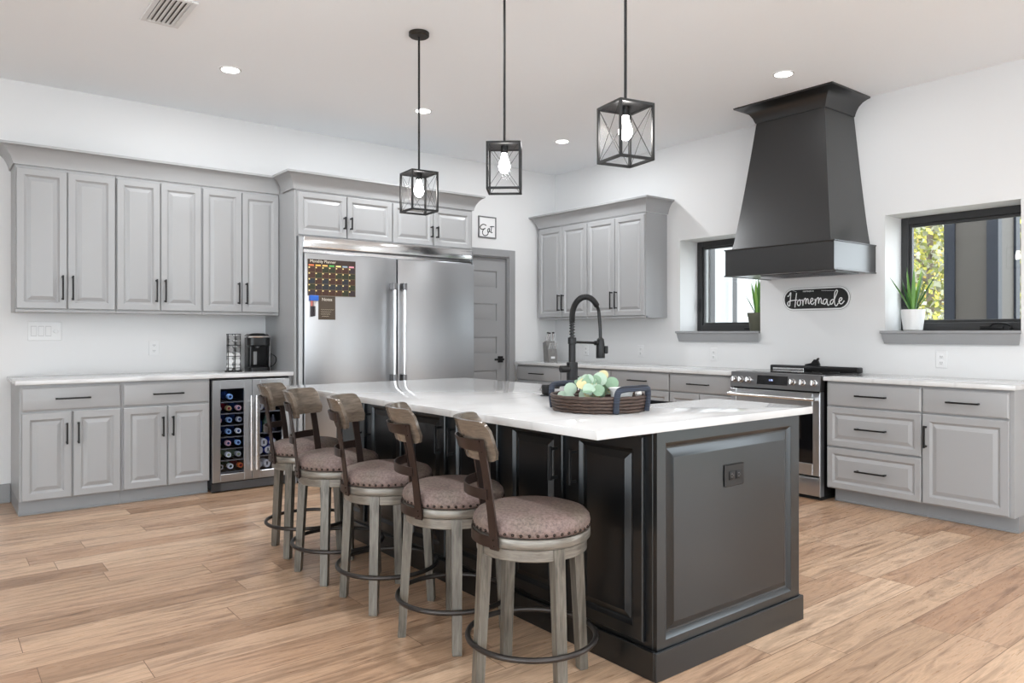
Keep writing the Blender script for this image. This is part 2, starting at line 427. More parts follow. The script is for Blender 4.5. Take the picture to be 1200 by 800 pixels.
# ------------------------------------------------------------------ cabinet pieces (local: x across, -y front, z up)
DT = 0.020
def front_bm(x0, x1, z0, z1, raised=True, t=DT, fw=0.050, y=0.0):
    bm = nbm()
    if raised:
        ins = [(0, y), (0, y-t+0.004), (0.004, y-t), (fw-0.006, y-t), (fw-0.002, y-t+0.003), (fw+0.006, y-t+0.011), (fw+0.011, y-t+0.0125), (fw+0.036, y-t+0.0025), (fw+0.040, y-t+0.0025)]
    else:
        ins = [(0, y), (0, y-t+0.006), (0.007, y-t+0.001), (0.010, y-t)]
    return panel_face(bm, x0, x1, z0, z1, 0, 0, ins)
def pull_bm(cx, cz, length, vert, y, bar=0.0055, off=0.030):
    bm = nbm(); h = length/2
    if vert:
        add_box(bm, cx-bar, cx+bar, y-off-2*bar, y-off, cz-h, cz+h, 0.0015)
        for s in (-1, 1): add_box(bm, cx-bar*0.9, cx+bar*0.9, y-off, y, cz+s*(h-0.010)-bar, cz+s*(h-0.010)+bar)
    else:
        add_box(bm, cx-h, cx+h, y-off-2*bar, y-off, cz-bar, cz+bar, 0.0015)
        for s in (-1, 1): add_box(bm, cx+s*(h-0.010)-bar, cx+s*(h-0.010)+bar, y-off, y, cz-bar*0.9, cz+bar*0.9)
    return bm
def door(root, x0, x1, z0, z1, handle=None, hz=None, mat=None, fw=0.050, hl=0.15):
    d = part('door', front_bm(x0, x1, z0, z1, True, fw=fw), mat or GREY, root, 20)
    if handle is not None: part('handle', pull_bm(handle, hz, hl, True, -DT), BLACKM, d)
    return d
def drawer(root, x0, x1, z0, z1, raised=False, hl=0.21, hz=None):
    d = part('drawer', front_bm(x0, x1, z0, z1, raised, fw=0.046), GREY, root, 20)
    part('handle', pull_bm((x0+x1)/2, (z0+z1)/2 if hz is None else hz, hl, False, -DT), BLACKM, d)
    return d
def carcass(root, w, d, z0, z1, mat=None):
    return part('cabinet_body', add_box(nbm(), 0, w, 0, d, z0, z1, 0.0015), mat or GREY, root)
def toe(root, x0, x1, rec, d, mat=None):
    bm = nbm(); add_box(bm, x0, x1, rec, d, 0, 0.10); add_box(bm, x0, x1, rec-0.012, rec, 0, 0.014, 0.004)
    return part('toe_kick', bm, mat or SKIRT, root)
CT, CB = 0.905, 0.875                   # counter top and underside
BD = 0.598                              # base cabinet depth
# base cabinets along the back wall
def base_two_door(x0, x1, label, group):
    w = x1-x0; r = thing('base_cabinet', label, 'cabinet', (x0, YB-0.002-BD, 0), 0, group)
    carcass(r, w, BD, 0.10, CB-0.001); toe(r, 0, w, 0.05, BD)
    drawer(r, 0.012, w-0.006, 0.700, 0.855); m = w/2
    door(r, 0.012, m-0.004, 0.106, 0.685, m-0.034, 0.540, hl=0.145); door(r, m+0.006, w-0.006, 0.106, 0.685, m+0.034, 0.540, hl=0.145)
    return r
base_two_door(0.488, 1.0925, 'grey base cabinet with one drawer and two doors, farthest left under the counter', 'grey base cabinets by the wine cooler')
base_two_door(1.0935, 1.698, 'grey base cabinet with one drawer and two doors right beside the wine cooler', 'grey base cabinets by the wine cooler')
solo('filler_panel', 'narrow grey upright filler strip between wine cooler and tall fridge panel', 'panel', add_box(nbm(), 0, 0.026, 0, BD, 0, CB-0.002, 0.001), GREY, (2.316, YB-0.002-BD, 0))
# upper cabinets along the back wall
UD = 0.311
def upper(x0, x1, label, group, loc=None, rz=0, extra=False, hz=1.54):
    w = x1-x0; r = thing('upper_cabinet', label, 'cabinet', loc or (x0, YB-0.002-UD, 0), rz, group)
    part('cabinet_body', add_box(nbm(), 0, w, 0, UD, 1.368, 2.384, 0.002), GREY, r); m = w/2
    door(r, 0.006, m-0.003, 1.390, 2.363, m-0.031, hz, hl=0.175); door(r, m+0.003, w-0.006, 1.390, 2.363, m+0.031, hz, hl=0.175)
    part('light_rail', add_box(nbm(), 0, w, -0.006, 0.03, 1.364, 1.386, 0.003), GREY, r)
    return r
G = 'tall grey wall cabinets on the back wall'
upper(0.488, 1.1095, 'tall grey two-door wall cabinet at the far left, over the switch plate', G)
upper(1.1105, 1.7195, 'tall grey two-door wall cabinet in the middle of three over the left counter', G)
upper(1.7205, 2.344, 'tall grey two-door wall cabinet over the coffee maker, touching the fridge panel', G)

COVE = [(0.0, 0.0), (0.012, 0.0), (0.014, 0.010), (0.018, 0.026), (0.028, 0.055), (0.046, 0.085), (0.066, 0.106), (0.084, 0.116), (0.090, 0.118), (0.092, 0.134), (0.0, 0.134)]
def crown_bm(x0, x1, yb, yf, z, prof, left=True, right=True, back=None):
    """moulding running round a box: left side, front, right side"""
    bm = nbm(); loops = []
    for d, dz in prof:
        lp = []
        if left is True: lp += [(x0-d, yb, z+dz), (x0-d, yf-d, z+dz)]
        elif left: lp += [(x0-d, left-0.0, z+dz), (x0-d, yf-d, z+dz)]
        else: lp += [(x0, yf-d, z+dz)]
        if right is True: lp += [(x1+d, yf-d, z+dz), (x1+d, yb, z+dz)]
        else: lp += [(x1, yf-d, z+dz)]
        loops.append(lp)
    vs = [[bm.verts.new(p) for p in lp] for lp in loops]
    n = len(vs)
    for i in range(n):
        a, b = vs[i], vs[(i+1) % n]
        for k in range(len(a)-1): bm.faces.new((a[k], a[k+1], b[k+1], b[k]))
    for k in (0, -1): bm.faces.new([q[k] for q in vs])
    return bm
UF = YB-0.002-UD
solo('crown_moulding', 'long grey cove crown moulding topping the left wall cabinets', 'moulding', crown_bm(0.488, 2.3445, YB-0.002, UF, 2.386, COVE, True, False), GREY, group='grey crown mouldings')

# ------------------------------------------------------------------ fridge wall
FP0, FP1, FF = 2.3455, 4.103, 5.81      # tall surround
bm = add_box(nbm(), 0, 0.019, 0, YB-0.002-FF, 0, 2.384, 0.002); add_box(bm, 0.002, 0.018, 0.006, YB-0.002-FF, 2.384, 2.512)
solo('tall_panel', 'tall grey end panel between coffee counter and refrigerator', 'panel', bm, GREY, (FP0, FF, 0))
bm = add_box(nbm(), 0, 0.019, 0, YB-0.002-FF, 0, 2.384, 0.002)
solo('tall_panel', 'tall grey end panel closing the fridge recess beside the door', 'panel', bm, GREY, (FP1-0.019, FF, 0))
def fridge_top(x0, x1, label):
    w = x1-x0; r = thing('bridge_cabinet', label, 'cabinet', (x0, FF, 0), 0, 'grey cabinets above the refrigerator')
    part('cabinet_body', add_box(nbm(), 0, w, 0, YB-0.002-FF, 2.006, 2.384, 0.002), GREY, r); m = w/2
    door(r, 0.005, m-0.004, 2.018, 2.366, m-0.030, 2.140, hl=0.105, fw=0.046); door(r, m+0.004, w-0.005, 2.018, 2.366, m+0.030, 2.140, hl=0.105, fw=0.046)
fridge_top(2.365, 3.2335, 'short grey two-door cabinet above the left refrigerator door with the calendar')
fridge_top(3.2345, 4.0835, 'short grey two-door cabinet above the right refrigerator door, behind a pendant')
solo('crown_moulding', 'grey cove crown moulding stepping forward above the refrigerator', 'moulding', crown_bm(FP0, FP1, YB-0.002, FF, 2.386, COVE, UF-0.0925, True), GREY, group='grey crown mouldings')

r = thing('refrigerator', 'wide double-door stainless steel refrigerator built into grey cabinetry', 'refrigerator', (2.366, 5.77, 0))
FW = 4.0825-2.366
part('body', add_box(nbm(), 0, FW, 0.03, 0.66, 0.02, 2.003), STEELD, r)
part('side_trim', add_box(nbm(), 0, 0.034, -0.002, 0.03, 0.02, 2.003, 0.003), STEEL, r)
part('side_trim', add_box(nbm(), FW-0.004, FW, -0.002, 0.03, 0.02, 2.003, 0.001), STEEL, r)
bm = add_box(nbm(), 0.034, FW-0.02, -0.018, 0.03, 1.912, 2.003, 0.004, 2)
part('top_grille', bm, CHROME, r)
part('vent_strip', add_box(nbm(), 0.034, FW-0.02, -0.006, 0.03, 1.872, 1.900, 0.004), CHROME, r)
part('kick_plate', add_box(nbm(), 0.01, FW-0.01, 0.03, 0.06, 0.0, 0.1), DARKGAP, r)
for (a, b, hx) in ((0.040, 0.878, 0.828), (0.892, FW-0.006, 0.927)):
    d = part('door', add_box(nbm(), a, b, -0.028, 0.028, 0.10, 1.866, 0.004, 2), STEEL, r)
    bm = nbm(); add_tube(bm, [(hx, -0.088, 0.80), (hx, -0.088, 1.655)], 0.0145, 16)
    h = part('handle', bm, CHROME, d)
    for z in (0.82, 1.615): part('bracket', add_box(nbm(), hx-0.018, hx+0.018, -0.104, -0.028, z-0.022, z+0.040, 0.004), STEELD, h)
YD = 5.77-0.028                          # face of the fridge doors
# magnets on the fridge
def L_(r, g, b, name, rough=0.6): return M(name, rgb(r, g, b), rough)
CHALK = L_(52, 38, 30, 'chalk_brown'); CHW = L_(214, 205, 190, 'chalk_white'); CHC = [L_(226, 122, 78, 'chalk_orange'), L_(238, 180, 80, 'chalk_amber'), L_(244, 190, 110, 'chalk_peach'), L_(88, 180, 90, 'chalk_green'), L_(240, 220, 150, 'chalk_cream'), L_(150, 170, 185, 'chalk_blue'), L_(226, 150, 165, 'chalk_pink')]
CHD = [L_(64, 36, 24, 'cell_rust'), L_(42, 46, 26, 'cell_olive'), L_(48, 36, 40, 'cell_plum'), L_(36, 40, 46, 'cell_slate')]
cx0, cx1, cz0, cz1 = 2.428, 2.850, 1.522, 1.820
r = thing('magnetic_calendar', 'dark monthly chalk calendar magnet on the left refrigerator door', 'calendar', (cx0, YD-0.001, cz0))
w, h = cx1-cx0, cz1-cz0
part('board', add_box(nbm(), 0, w, -0.003, 0.0005, 0, h), CHALK, r)
bm = nbm(); gh = h*0.80
for i in range(6): add_box(bm, 0.004, w-0.004, -0.0042, -0.003, gh*i/5*0.985+0.002, gh*i/5*0.985+0.0045, mi=0)
for i in range(8): add_box(bm, (w-0.008)*i/7+0.003, (w-0.008)*i/7+0.0050, -0.0042, -0.003, 0.002, gh, mi=0)
part('grid_lines', bm, M('grid_line', rgb(120, 100, 70), 0.6), r)
bm = nbm()
for i in range(7):
    for j in range(5):
        x = (w-0.008)*i/7+0.005; z = gh*j/5*0.985+0.0045; k = random.randrange(4)
        add_box(bm, x, x+(w-0.008)/7-0.002, -0.0038, -0.003, z, z+gh/5-0.004, mi=7+k)
        add_box(bm, x+0.002, x+0.013, -0.0045, -0.003, z+gh/5-0.016, z+gh/5-0.006, mi=4)
    x = (w-0.008)*i/7+0.008; add_box(bm, x, x+0.044, -0.0042, -0.003, gh+0.004, gh+0.016, mi=i)
part('day_cells', bm, CHC+CHD, r)
bm = text_bm('Monthly Planner', 0.034); xf(bm, Matrix.Translation((w*0.31, -0.0045, h-0.018)))
part('heading', bm, CHW, r, None)
r = thing('note_board', 'small dark notes magnet hanging just below the calendar on the fridge', 'note board', (2.520, YD-0.001, 1.328))
part('board', add_box(nbm(), 0, 0.148, -0.003, 0.0005, 0, 0.192), L_(74, 62, 50, 'note_brown'), r)
bm = text_bm('Notes', 0.036); xf(bm, Matrix.Translation((0.074, -0.0045, 0.165))); part('heading', bm, CHW, r, None)
bm = nbm()
for i, (a, b) in enumerate(((0.02, 0.135), (0.02, 0.11), (0.02, 0.10), (0.03, 0.09))): add_tube(bm, [(a+t*(b-a), -0.004, 0.082-0.018*i+0.004*math.sin(t*40+i)) for t in [k/24 for k in range(25)]], 0.0013, 5)
part('chalk_scribble', bm, L_(170, 160, 140, 'chalk_grey'), r)
r = thing('marker_holder', 'blue marker holder with dark markers stuck on the fridge beside the notes magnet', 'marker holder', (2.438, YD-0.001, 1.352))
part('holder', add_box(nbm(), 0, 0.074, -0.028, 0.0005, 0.128, 0.172, 0.004), L_(38, 96, 190, 'holder_blue', 0.4), r)
for i, (x, zz) in enumerate(((0.020, 0.0), (0.042, 0.004))):
    bm = nbm(); add_tube(bm, [(x, -0.013, zz), (x, -0.013, 0.085)], 0.0095, 10, mi=0); add_tube(bm, [(x, -0.013, 0.085), (x, -0.013, 0.132)], 0.0085, 10, mi=1)
    part('marker', bm, [L_(40, 28, 34, 'marker_dark%d' % i, 0.4), L_((205, 196)[i], (120, 180)[i], (110, 176)[i], 'marker_band%d' % i, 0.4)], r)

# ------------------------------------------------------------------ right wall cabinets
RB = XR-0.002-BD                         # face of base cabinets (x)
def rthing(name, label, cat, ytop, group=None, x=None): return thing(name, label, cat, (x if x is not None else RB, ytop, 0), RX, group)
# wall cabinets in the corner
UR = XR-0.002-UD
upper(0, 0.780, 'grey two-door wall cabinet in the corner, left of its twin, above the knife block', 'grey wall cabinets in the corner', (UR, 6.376, 0), RX, hz=1.545)
upper(0, 0.790, 'grey two-door wall cabinet with the exposed side next to the half-hidden window', 'grey wall cabinets in the corner', (UR, 5.594, 0), RX, hz=1.545)
bm = nbm()
cb = crown_bm(0, 6.376-4.803, UD, 0, 2.386, COVE, True, True)
solo('crown_moulding', 'grey cove crown moulding over the corner wall cabinets', 'moulding', cb, GREY, (UR, 6.376, 0), RX, 'grey crown mouldings')
# base run left of the range
G = 'grey base cabinets left of the range'
def run_unit(y1, y0, label):
    w = y1-y0; r = rthing('base_cabinet', label, 'cabinet', y1, G)
    carcass(r, w, BD, 0.10, CB-0.001); toe(r, 0, w, 0.075, BD)
    drawer(r, 0.006, w-0.006, 0.712, 0.858, hl=0.215); m = w/2
    door(r, 0.006, m-0.003, 0.106, 0.700, m-0.034, 0.56); door(r, m+0.003, w-0.006, 0.106, 0.700, m+0.034, 0.56)
run_unit(6.412, 5.690, 'grey base cabinet under the knife block, hard against the door casing')
run_unit(5.689, 4.980, 'grey base cabinet partly hidden behind the black faucet')
run_unit(4.979, 4.267, 'grey base cabinet in the right run seen just above the greenery tray')
run_unit(4.266, 3.618, 'grey base cabinet immediately left of the range, below the half-hidden window')
# base units right of the range
r = rthing('base_cabinet', 'grey three-drawer base cabinet right beside the range', 'cabinet', 2.818, 'grey base cabinets right of the range')
w = 2.818-2.1605; carcass(r, w, BD, 0.10, CB-0.001); toe(r, 0.02, w, 0.075, BD)
drawer(r, 0.007, w-0.004, 0.700, 0.858); drawer(r, 0.007, w-0.004, 0.408, 0.688, True); drawer(r, 0.007, w-0.004, 0.108, 0.396, True)
r = rthing('base_cabinet', 'grey base cabinet with one drawer above a single door at the right end', 'cabinet', 2.1595, 'grey base cabinets right of the range')
w = 2.1595-1.637; carcass(r, w, BD, 0.10, CB-0.001); toe(r, 0, w, 0.075, BD)
drawer(r, 0.004, w-0.024, 0.700, 0.858, hl=0.19); door(r, 0.004, w-0.024, 0.110, 0.688, 0.028, 0.545, hl=0.145)

# ------------------------------------------------------------------ counters
def counter(name, label, x0, x1, y0, y1):
    return solo(name, label, 'countertop', add_box(nbm(), 0, x1-x0, 0, y1-y0, 0, CT-CB, 0.004, 2), QUARTZ, (x0, y0, CB), 0, 'white quartz countertops')
counter('countertop', 'white quartz countertop with the coffee maker on it, along the back wall', 0.462, 2.3445, 5.815, YB-0.002)
counter('countertop', 'white quartz countertop running from the corner to the left of the range', 5.098, XR-0.002, 3.607, 6.418)
counter('countertop', 'short white quartz countertop right of the range under the larger-view window', 5.098, XR-0.002, 1.618, 2.828)

# ------------------------------------------------------------------ island
IX0, IX1, IY0, IY1 = 2.010, 2.925, 1.735, 4.275
r = thing('kitchen_island', 'large black kitchen island with raised-panel doors and white quartz top', 'island', ((IX0+IX1)/2, (IY0+IY1)/2, 0))
ox, oy = (IX0+IX1)/2, (IY0+IY1)/2
SY0, SY1, SX0 = 2.205, 2.965, 2.47       # sink opening
bm = nbm()
add_box(bm, IX0-ox, SX0-0.02-ox, IY0+0.012-oy, IY1-oy, 0.0, CB-0.001, 0.002)
add_box(bm, SX0-0.02-ox, IX1-ox, IY0+0.012-oy, SY0-0.02-oy, 0.0, CB-0.001, 0.002)
add_box(bm, SX0-0.02-ox, IX1-ox, SY1+0.02-oy, IY1-oy, 0.0, CB-0.001, 0.002)
add_box(bm, SX0-0.02-ox, IX1-ox, SY0-0.02-oy, SY1+0.02-oy, 0.0, 0.60, 0.002)
part('cabinet_body', bm, BLACKP, r)
# end panel facing the camera
bm = nbm(); t = 0.0
x0, x1, z0, z1 = IX0-ox, IX1-ox, 0.10, CB-0.002
y = IY0-oy
ins = [(x0+0.002, x1-0.002, z0, z1, y+0.0115), (x0+0.002, x1-0.002, z0, z1, y-0.006), (x0+0.048, x1-0.062, 0.134, 0.830, y-0.006), (x0+0.052, x1-0.066, 0.138, 0.826, y-0.004), (x0+0.064, x1-0.078, 0.152, 0.814, y+0.008), (x0+0.070, x1-0.083, 0.158, 0.807, y+0.009), (x0+0.098, x1-0.102, 0.182, 0.776, y-0.001), (x0+0.102, x1-0.106, 0.186, 0.772, y-0.001)]
add_loft(bm, [[(a, yy, c_), (b, yy, c_), (b, yy, d_), (a, yy, d_)] for a, b, c_, d_, yy in ins], True, True)
part('end_panel', bm, BLACKP, r, 20)
# skirting round the foot
bm = nbm()
for a, b, c_, d_ in ((IX0-0.016, IX1+0.016, IY0-0.018, IY0-0.0065), (IX0-0.016, IX0-0.0005, IY0-0.0065, IY1+0.016), (IX1+0.0005, IX1+0.016, IY0-0.0065, IY1+0.016)):
    add_box(bm, a-ox, b-ox, c_-oy, d_-oy, 0, 0.104, 0.003)
part('base_skirting', bm, BLACKP, r)
# six doors on the seating side, in three pairs
for k in range(3):
    ya = 1.778+0.853*k
    for (a, b, hy) in ((ya, ya+0.371, ya+0.371-0.030), (ya+0.423, ya+0.787, ya+0.423+0.030)):
        bm = front_bm(0, b-a, 0.125, 0.850, True, 0.018, 0.052)
        xf(bm, Matrix.Translation((IX0-ox-0.0005, b-oy, 0)) @ Matrix.Rotation(RX, 4, 'Z'))
        d = part('door', bm, BLACKP, r, 20)
        bm = pull_bm(b-hy, 0.70, 0.135, True, -0.018)
        xf(bm, Matrix.Translation((IX0-ox-0.0005, b-oy, 0)) @ Matrix.Rotation(RX, 4, 'Z'))
        part('handle', bm, BLACKM, d)
# outlet in the end panel
def outlet(label, loc, rz, plate, face, group=None, horizontal=False, cat='outlet'):
    o = thing('outlet', label, cat, loc, rz, group)
    w, h = (0.125, 0.085) if horizontal else (0.078, 0.122)
    part('cover_plate', add_box(nbm(), -w/2, w/2, -0.006, 0, -h/2, h/2, 0.003), plate, o)
    for s in (-1, 1):
        bm = nbm(); cx, cz = (s*0.022, 0) if horizontal else (0, s*0.022)
        add_box(bm, cx-0.016, cx+0.016, -0.0085, -0.006, cz-0.016, cz+0.016, 0.003, 2, 0)
        if horizontal:
            for dz in (-0.006, 0.006): add_box(bm, cx-0.005, cx+0.004, -0.0092, -0.0080, cz+dz-0.0016, cz+dz+0.0016, mi=1)
            add_box(bm, cx+0.007, cx+0.011, -0.0092, -0.0080, cz-0.002, cz+0.002, mi=1)
        else:
            for dx in (-0.006, 0.006): add_box(bm, cx+dx-0.0016, cx+dx+0.0016, -0.0092, -0.0080, cz-0.004, cz+0.005, mi=1)
            add_box(bm, cx-0.002, cx+0.002, -0.0092, -0.0080, cz-0.011, cz-0.007, mi=1)
        part('receptacle', bm, [face, SHADOWGREY], o)
    return o
outlet('black double outlet set sideways in the end panel of the island', (2.466, IY0-0.0015, 0.670), 0, BLACKPL, BLACKM, None, True)
# island countertop with the sink cut-out open to the far side
TX0, TX1, TY0, TY1 = 1.690, 2.984, 1.700, 4.318
bm = nbm()
xs = [TX0, SX0, TX1]; ys = [TY0, SY0, SY1, TY1]
vt = {}
for zi, z in enumerate((0, CT-CB)):
    for i, x in enumerate(xs):
        for j, yv in enumerate(ys): vt[i, j, zi] = bm.verts.new((x-TX0, yv-TY0, z))
cells = [(0, 0), (0, 1), (0, 2), (1, 0), (1, 2)]
for i, j in cells:
    for zi in (0, 1): bm.faces.new([vt[i, j, zi], vt[i+1, j, zi], vt[i+1, j+1, zi], vt[i, j+1, zi]])
    for (a, b), (ni, nj) in ((((i, j), (i+1, j)), (i, j-1)), (((i+1, j), (i+1, j+1)), (i+1, j)), (((i+1, j+1), (i, j+1)), (i, j+1)), (((i, j+1), (i, j)), (i-1, j))):
        if (ni, nj) not in cells: bm.faces.new([vt[a[0], a[1], 0], vt[b[0], b[1], 0], vt[b[0], b[1], 1], vt[a[0], a[1], 1]])
bmesh.ops.recalc_face_normals(bm, faces=bm.faces[:])
es = [e for e in bm.edges if len(e.link_faces) == 2 and e.calc_face_angle(0) > 1.0]
bmesh.ops.bevel(bm, geom=es, offset=0.003, segments=2, profile=0.5, affect='EDGES')
solo('countertop', 'large white quartz countertop on the black island', 'countertop', bm, QUARTZ, (TX0, TY0, CB), 0, 'white quartz countertops')
# black apron sink
r = thing('apron_sink', 'black apron-front sink let into the far side of the island top', 'sink', (2.73, 2.585, 0.615))
a, b, c_, d_ = SX0+0.001-2.73, 0.265, SY0+0.001-2.585, SY1-0.001-2.585
bm = nbm(); t = 0.022; hz = CB-0.006-0.615
add_box(bm, a, b, c_, d_, 0, 0.02); add_box(bm, a, a+t, c_, d_, 0.02, hz); add_box(bm, b-t, b, c_, d_, 0.02, hz)
add_box(bm, a+t, b-t, c_, c_+t, 0.02, hz); add_box(bm, a+t, b-t, d_-t, d_, 0.02, hz)
part('basin', bm, BLACKM, r)
bm = nbm(); add_lathe(bm, [(0, 0.0205), (0.045, 0.0205), (0.045, 0.024), (0.03, 0.022), (0, 0.021)], 24); part('drain', bm, STEELD, r)

# faucet: spring neck over the sink
FX, FY = 2.385, 2.565
r = thing('faucet', 'tall matte black spring-neck kitchen faucet on the island', 'faucet', (FX, FY, CT))
bm = nbm(); add_lathe(bm, [(0, 0), (0.033, 0), (0.033, 0.006), (0.0265, 0.008), (0.0265, 0.175), (0.024, 0.178), (0, 0.178)], 28); part('base_column', bm, BLACKM, r)
bm = nbm(); add_lathe(bm, [(0.0, 0.176), (0.0165, 0.176), (0.0165, 0.262), (0.020, 0.264), (0.020, 0.292), (0.016, 0.294), (0.0, 0.294)], 24); part('riser', bm, BLACKM, r)
bm = nbm(); add_tube(bm, [(-0.02, 0, 0.146), (-0.062, 0.012, 0.146)], 0.0165, 18); add_lathe(bm, [(0, 0), (0.0, 0)], 3) if False else None
xa = [(-0.045, 0.01, 0.115), (-0.05, 0.011, 0.16)]
part('lever', bm, BLACKM, r)
# neck path
reach = 0.185
arc = [(0, 0, 0.292), (0, 0, 0.36)]
for k in range(0, 15):
    a = PI - PI*k/14*0.92
    arc.append((reach/2*0.97 + reach/2*0.97*math.cos(a), 0, 0.388 + 0.098*math.sin(a)))
arc.append((reach, 0, 0.34)); arc.append((reach*1.01, 0, 0.29))
arc = catmull(arc, 5)
bm = nbm(); add_tube(bm, arc, 0.0085, 12); part('hose', bm, BLACKPL, r)
bm = nbm(); coil = []
cut = arc[:int(len(arc)*0.80)]
turns = 72; M_ = turns*10
for i in range(M_+1):
    t = i/M_*(len(cut)-1.001); k = int(t); f = t-k
    pnt = cut[k].lerp(cut[k+1], f); tan = (cut[k+1]-cut[k]).normalized()
    nrm = Vector((0, 1, 0)); bi = tan.cross(nrm)
    a = 2*PI*i/10; coil.append(pnt+(nrm*math.cos(a)+bi*math.sin(a))*0.0115)
add_tube(bm, coil, 0.0030, 5); part('spring', bm, BLACKM, r)
bm = nbm(); add_tube(bm, [(0.012, 0, 0.272), (reach-0.01, 0, 0.266)], 0.006, 12); add_tube(bm, [(reach-0.035, 0, 0.266), (reach-0.005, 0, 0.266)], 0.011, 12)
part('support_arm', bm, BLACKM, r)
bm = nbm(); add_lathe(bm, [(0, 0.192), (0.0205, 0.192), (0.0215, 0.196), (0.0205, 0.262), (0.017, 0.284), (0.010, 0.292), (0, 0.292)], 24, (reach*1.01, 0))
add_box(bm, reach+0.012, reach+0.030, -0.028, -0.010, 0.215, 0.252, 0.004)
part('spray_head', bm, BLACKM, r)
bm = nbm(); add_lathe(bm, [(0, 0), (0.031, 0), (0.031, 0.004), (0.019, 0.010), (0.022, 0.016), (0.024, 0.05), (0.020, 0.056), (0, 0.056)], 24)
r = thing('soap_dispenser', 'small round black soap dispenser on the island beside the faucet', 'soap dispenser', (2.44, 2.815, CT))
part('body', bm, BLACKPL, r)
bm = nbm(); add_tube(bm, [(0.0, -0.018, 0.046), (0.02, -0.075, 0.046)], 0.007, 10); part('spout', bm, BLACKPL, r)

# ------------------------------------------------------------------ range
RY0, RY1, RFX = 2.838, 3.600, 5.075
r = thing('range', 'stainless steel slide-in range with front knobs under the black hood', 'range', (RFX, RY1, 0), RX)
w = RY1-RY0; D = XR-0.012-RFX
part('body', add_box(nbm(), 0.006, w-0.006, 0.04, D-0.03, 0.03, 0.895), BLACKPL, r)
bm = nbm(); add_loft(bm, [[(0, 0.0, 0.795), (0, 0.06, 0.795), (0, 0.075, 0.912), (0, 0.018, 0.912)], [(w, 0.0, 0.795), (w, 0.06, 0.795), (w, 0.075, 0.912), (w, 0.018, 0.912)]])
cp = part('control_panel', bm, STEELD, r)
def onpanel(z): return 0.018*(z-0.795)/0.117
for kk in (0.040, 0.098, 0.166, w-0.220, w-0.140, w-0.050):
    bm = nbm(); add_lathe(bm, [(0, 0), (0.024, 0), (0.024, 0.006), (0.0215, 0.008), (0.019, 0.034), (0.016, 0.038), (0, 0.038)], 20)
    add_box(bm, -0.003, 0.003, -0.020, 0.020, 0.036, 0.044, 0.001)
    xf(bm, Matrix.Translation((kk, onpanel(0.852), 0.852)) @ Matrix.Rotation(PI/2-0.15, 4, 'X'))
    part('knob', bm, CHROME, cp)
bm = nbm(); x0, x1 = 0.240, 0.500
add_loft(bm, [[(x0, onpanel(0.823)-0.002, 0.823), (x1, onpanel(0.823)-0.002, 0.823), (x1, onpanel(0.892)-0.002, 0.892), (x0, onpanel(0.892)-0.002, 0.892)], [(x0, onpanel(0.823)+0.01, 0.823), (x1, onpanel(0.823)+0.01, 0.823), (x1, onpanel(0.892)+0.01, 0.892), (x0, onpanel(0.892)+0.01, 0.892)]])
dsp = part('display', bm, GLASSB, cp)
bm = text_bm('1:16', 0.020); xf(bm, Matrix.Translation(((x0+x1)/2-0.01, onpanel(0.858)-0.0035, 0.858)) @ Matrix.Rotation(-0.15, 4, 'X')); part('clock_digits', bm, emis('clock_blue', (0.45, 0.55, 1, 1), 1.5), dsp, None)
# oven door
d = part('oven_door', add_frame(nbm(), 0.002, w-0.002, 0.180, 0.780, 0.055, 0.0, 0.036, 0.003, wb=0.085, wt=0.10), STEEL, r)
part('oven_window', add_box(nbm(), 0.05, w-0.05, 0.010, 0.030, 0.25, 0.70), GLASSB, d)
bm = nbm(); add_tube(bm, [(0.018, -0.050, 0.738), (w-0.018, -0.050, 0.738)], 0.0125, 16)
for x in (0.035, w-0.035): add_box(bm, x-0.014, x+0.014, -0.05, 0.004, 0.724, 0.752, 0.004)
part('handle', bm, CHROME, d)
d = part('storage_drawer', add_box(nbm(), 0.002, w-0.002, 0.004, 0.04, 0.032, 0.166, 0.006, 2), STEEL, r)
part('foot_rail', add_box(nbm(), 0.02, w-0.02, 0.05, 0.5, 0, 0.03), DARKGAP, r)
part('side_trim', add_box(nbm(), w-0.006, w, 0.004, 0.06, 0.03, 0.79, 0.001), STEEL, r)
ck = part('cooktop', add_box(nbm(), 0.002, w-0.002, 0.074, D-0.10, 0.895, 0.914, 0.002), GLASSB, r)
bm = nbm()
for cx, cy, rr in ((0.19, 0.20, 0.10), (0.57, 0.20, 0.085), (0.19, 0.43, 0.08), (0.57, 0.43, 0.10)): add_lathe(bm, [(rr-0.003, 0.9141), (rr-0.003, 0.9146), (rr, 0.9146), (rr, 0.9141)], 32, (cx, cy))
part('burner_ring', bm, SHADOWGREY, ck)
bm = nbm(); add_box(bm, 0.0, w, D-0.098, D-0.02, 0.905, 0.952, 0.010, 3)
bgd = part('back_guard', bm, BLACKPL, r)
bm = nbm(); add_box(bm, 0.03, 0.31, D-0.101, D-0.09, 0.916, 0.930, 0.001); part('vent_slot', bm, CHROME, bgd)
bm = nbm(); prof = [(0.0, 0.0), (0.125, 0.0), (0.125, 0.012), (0.110, 0.045), (0.118, 0.060), (0.112, 0.066), (0.098, 0.050), (0.080, 0.052), (0.055, 0.022), (0.0, 0.010)]
add_loft(bm, [[(x, -0.010, z) for x, z in prof], [(x, 0.010, z) for x, z in prof]])
solo('utensil_rest', 'small black fin-shaped rest standing on the back edge of the cooktop', 'utensil rest', bm, BLACKPL, (RFX+D-0.055, 3.300, 0.9525), RX)

# ------------------------------------------------------------------ range hood
HY0, HY1, HXF = 2.756, 3.681, 5.122
HC = (HY0+HY1)/2
r = thing('range_hood', 'tall tapered black range hood with crown reaching the ceiling', 'range hood', (XR-0.001, HC, 0), RX)
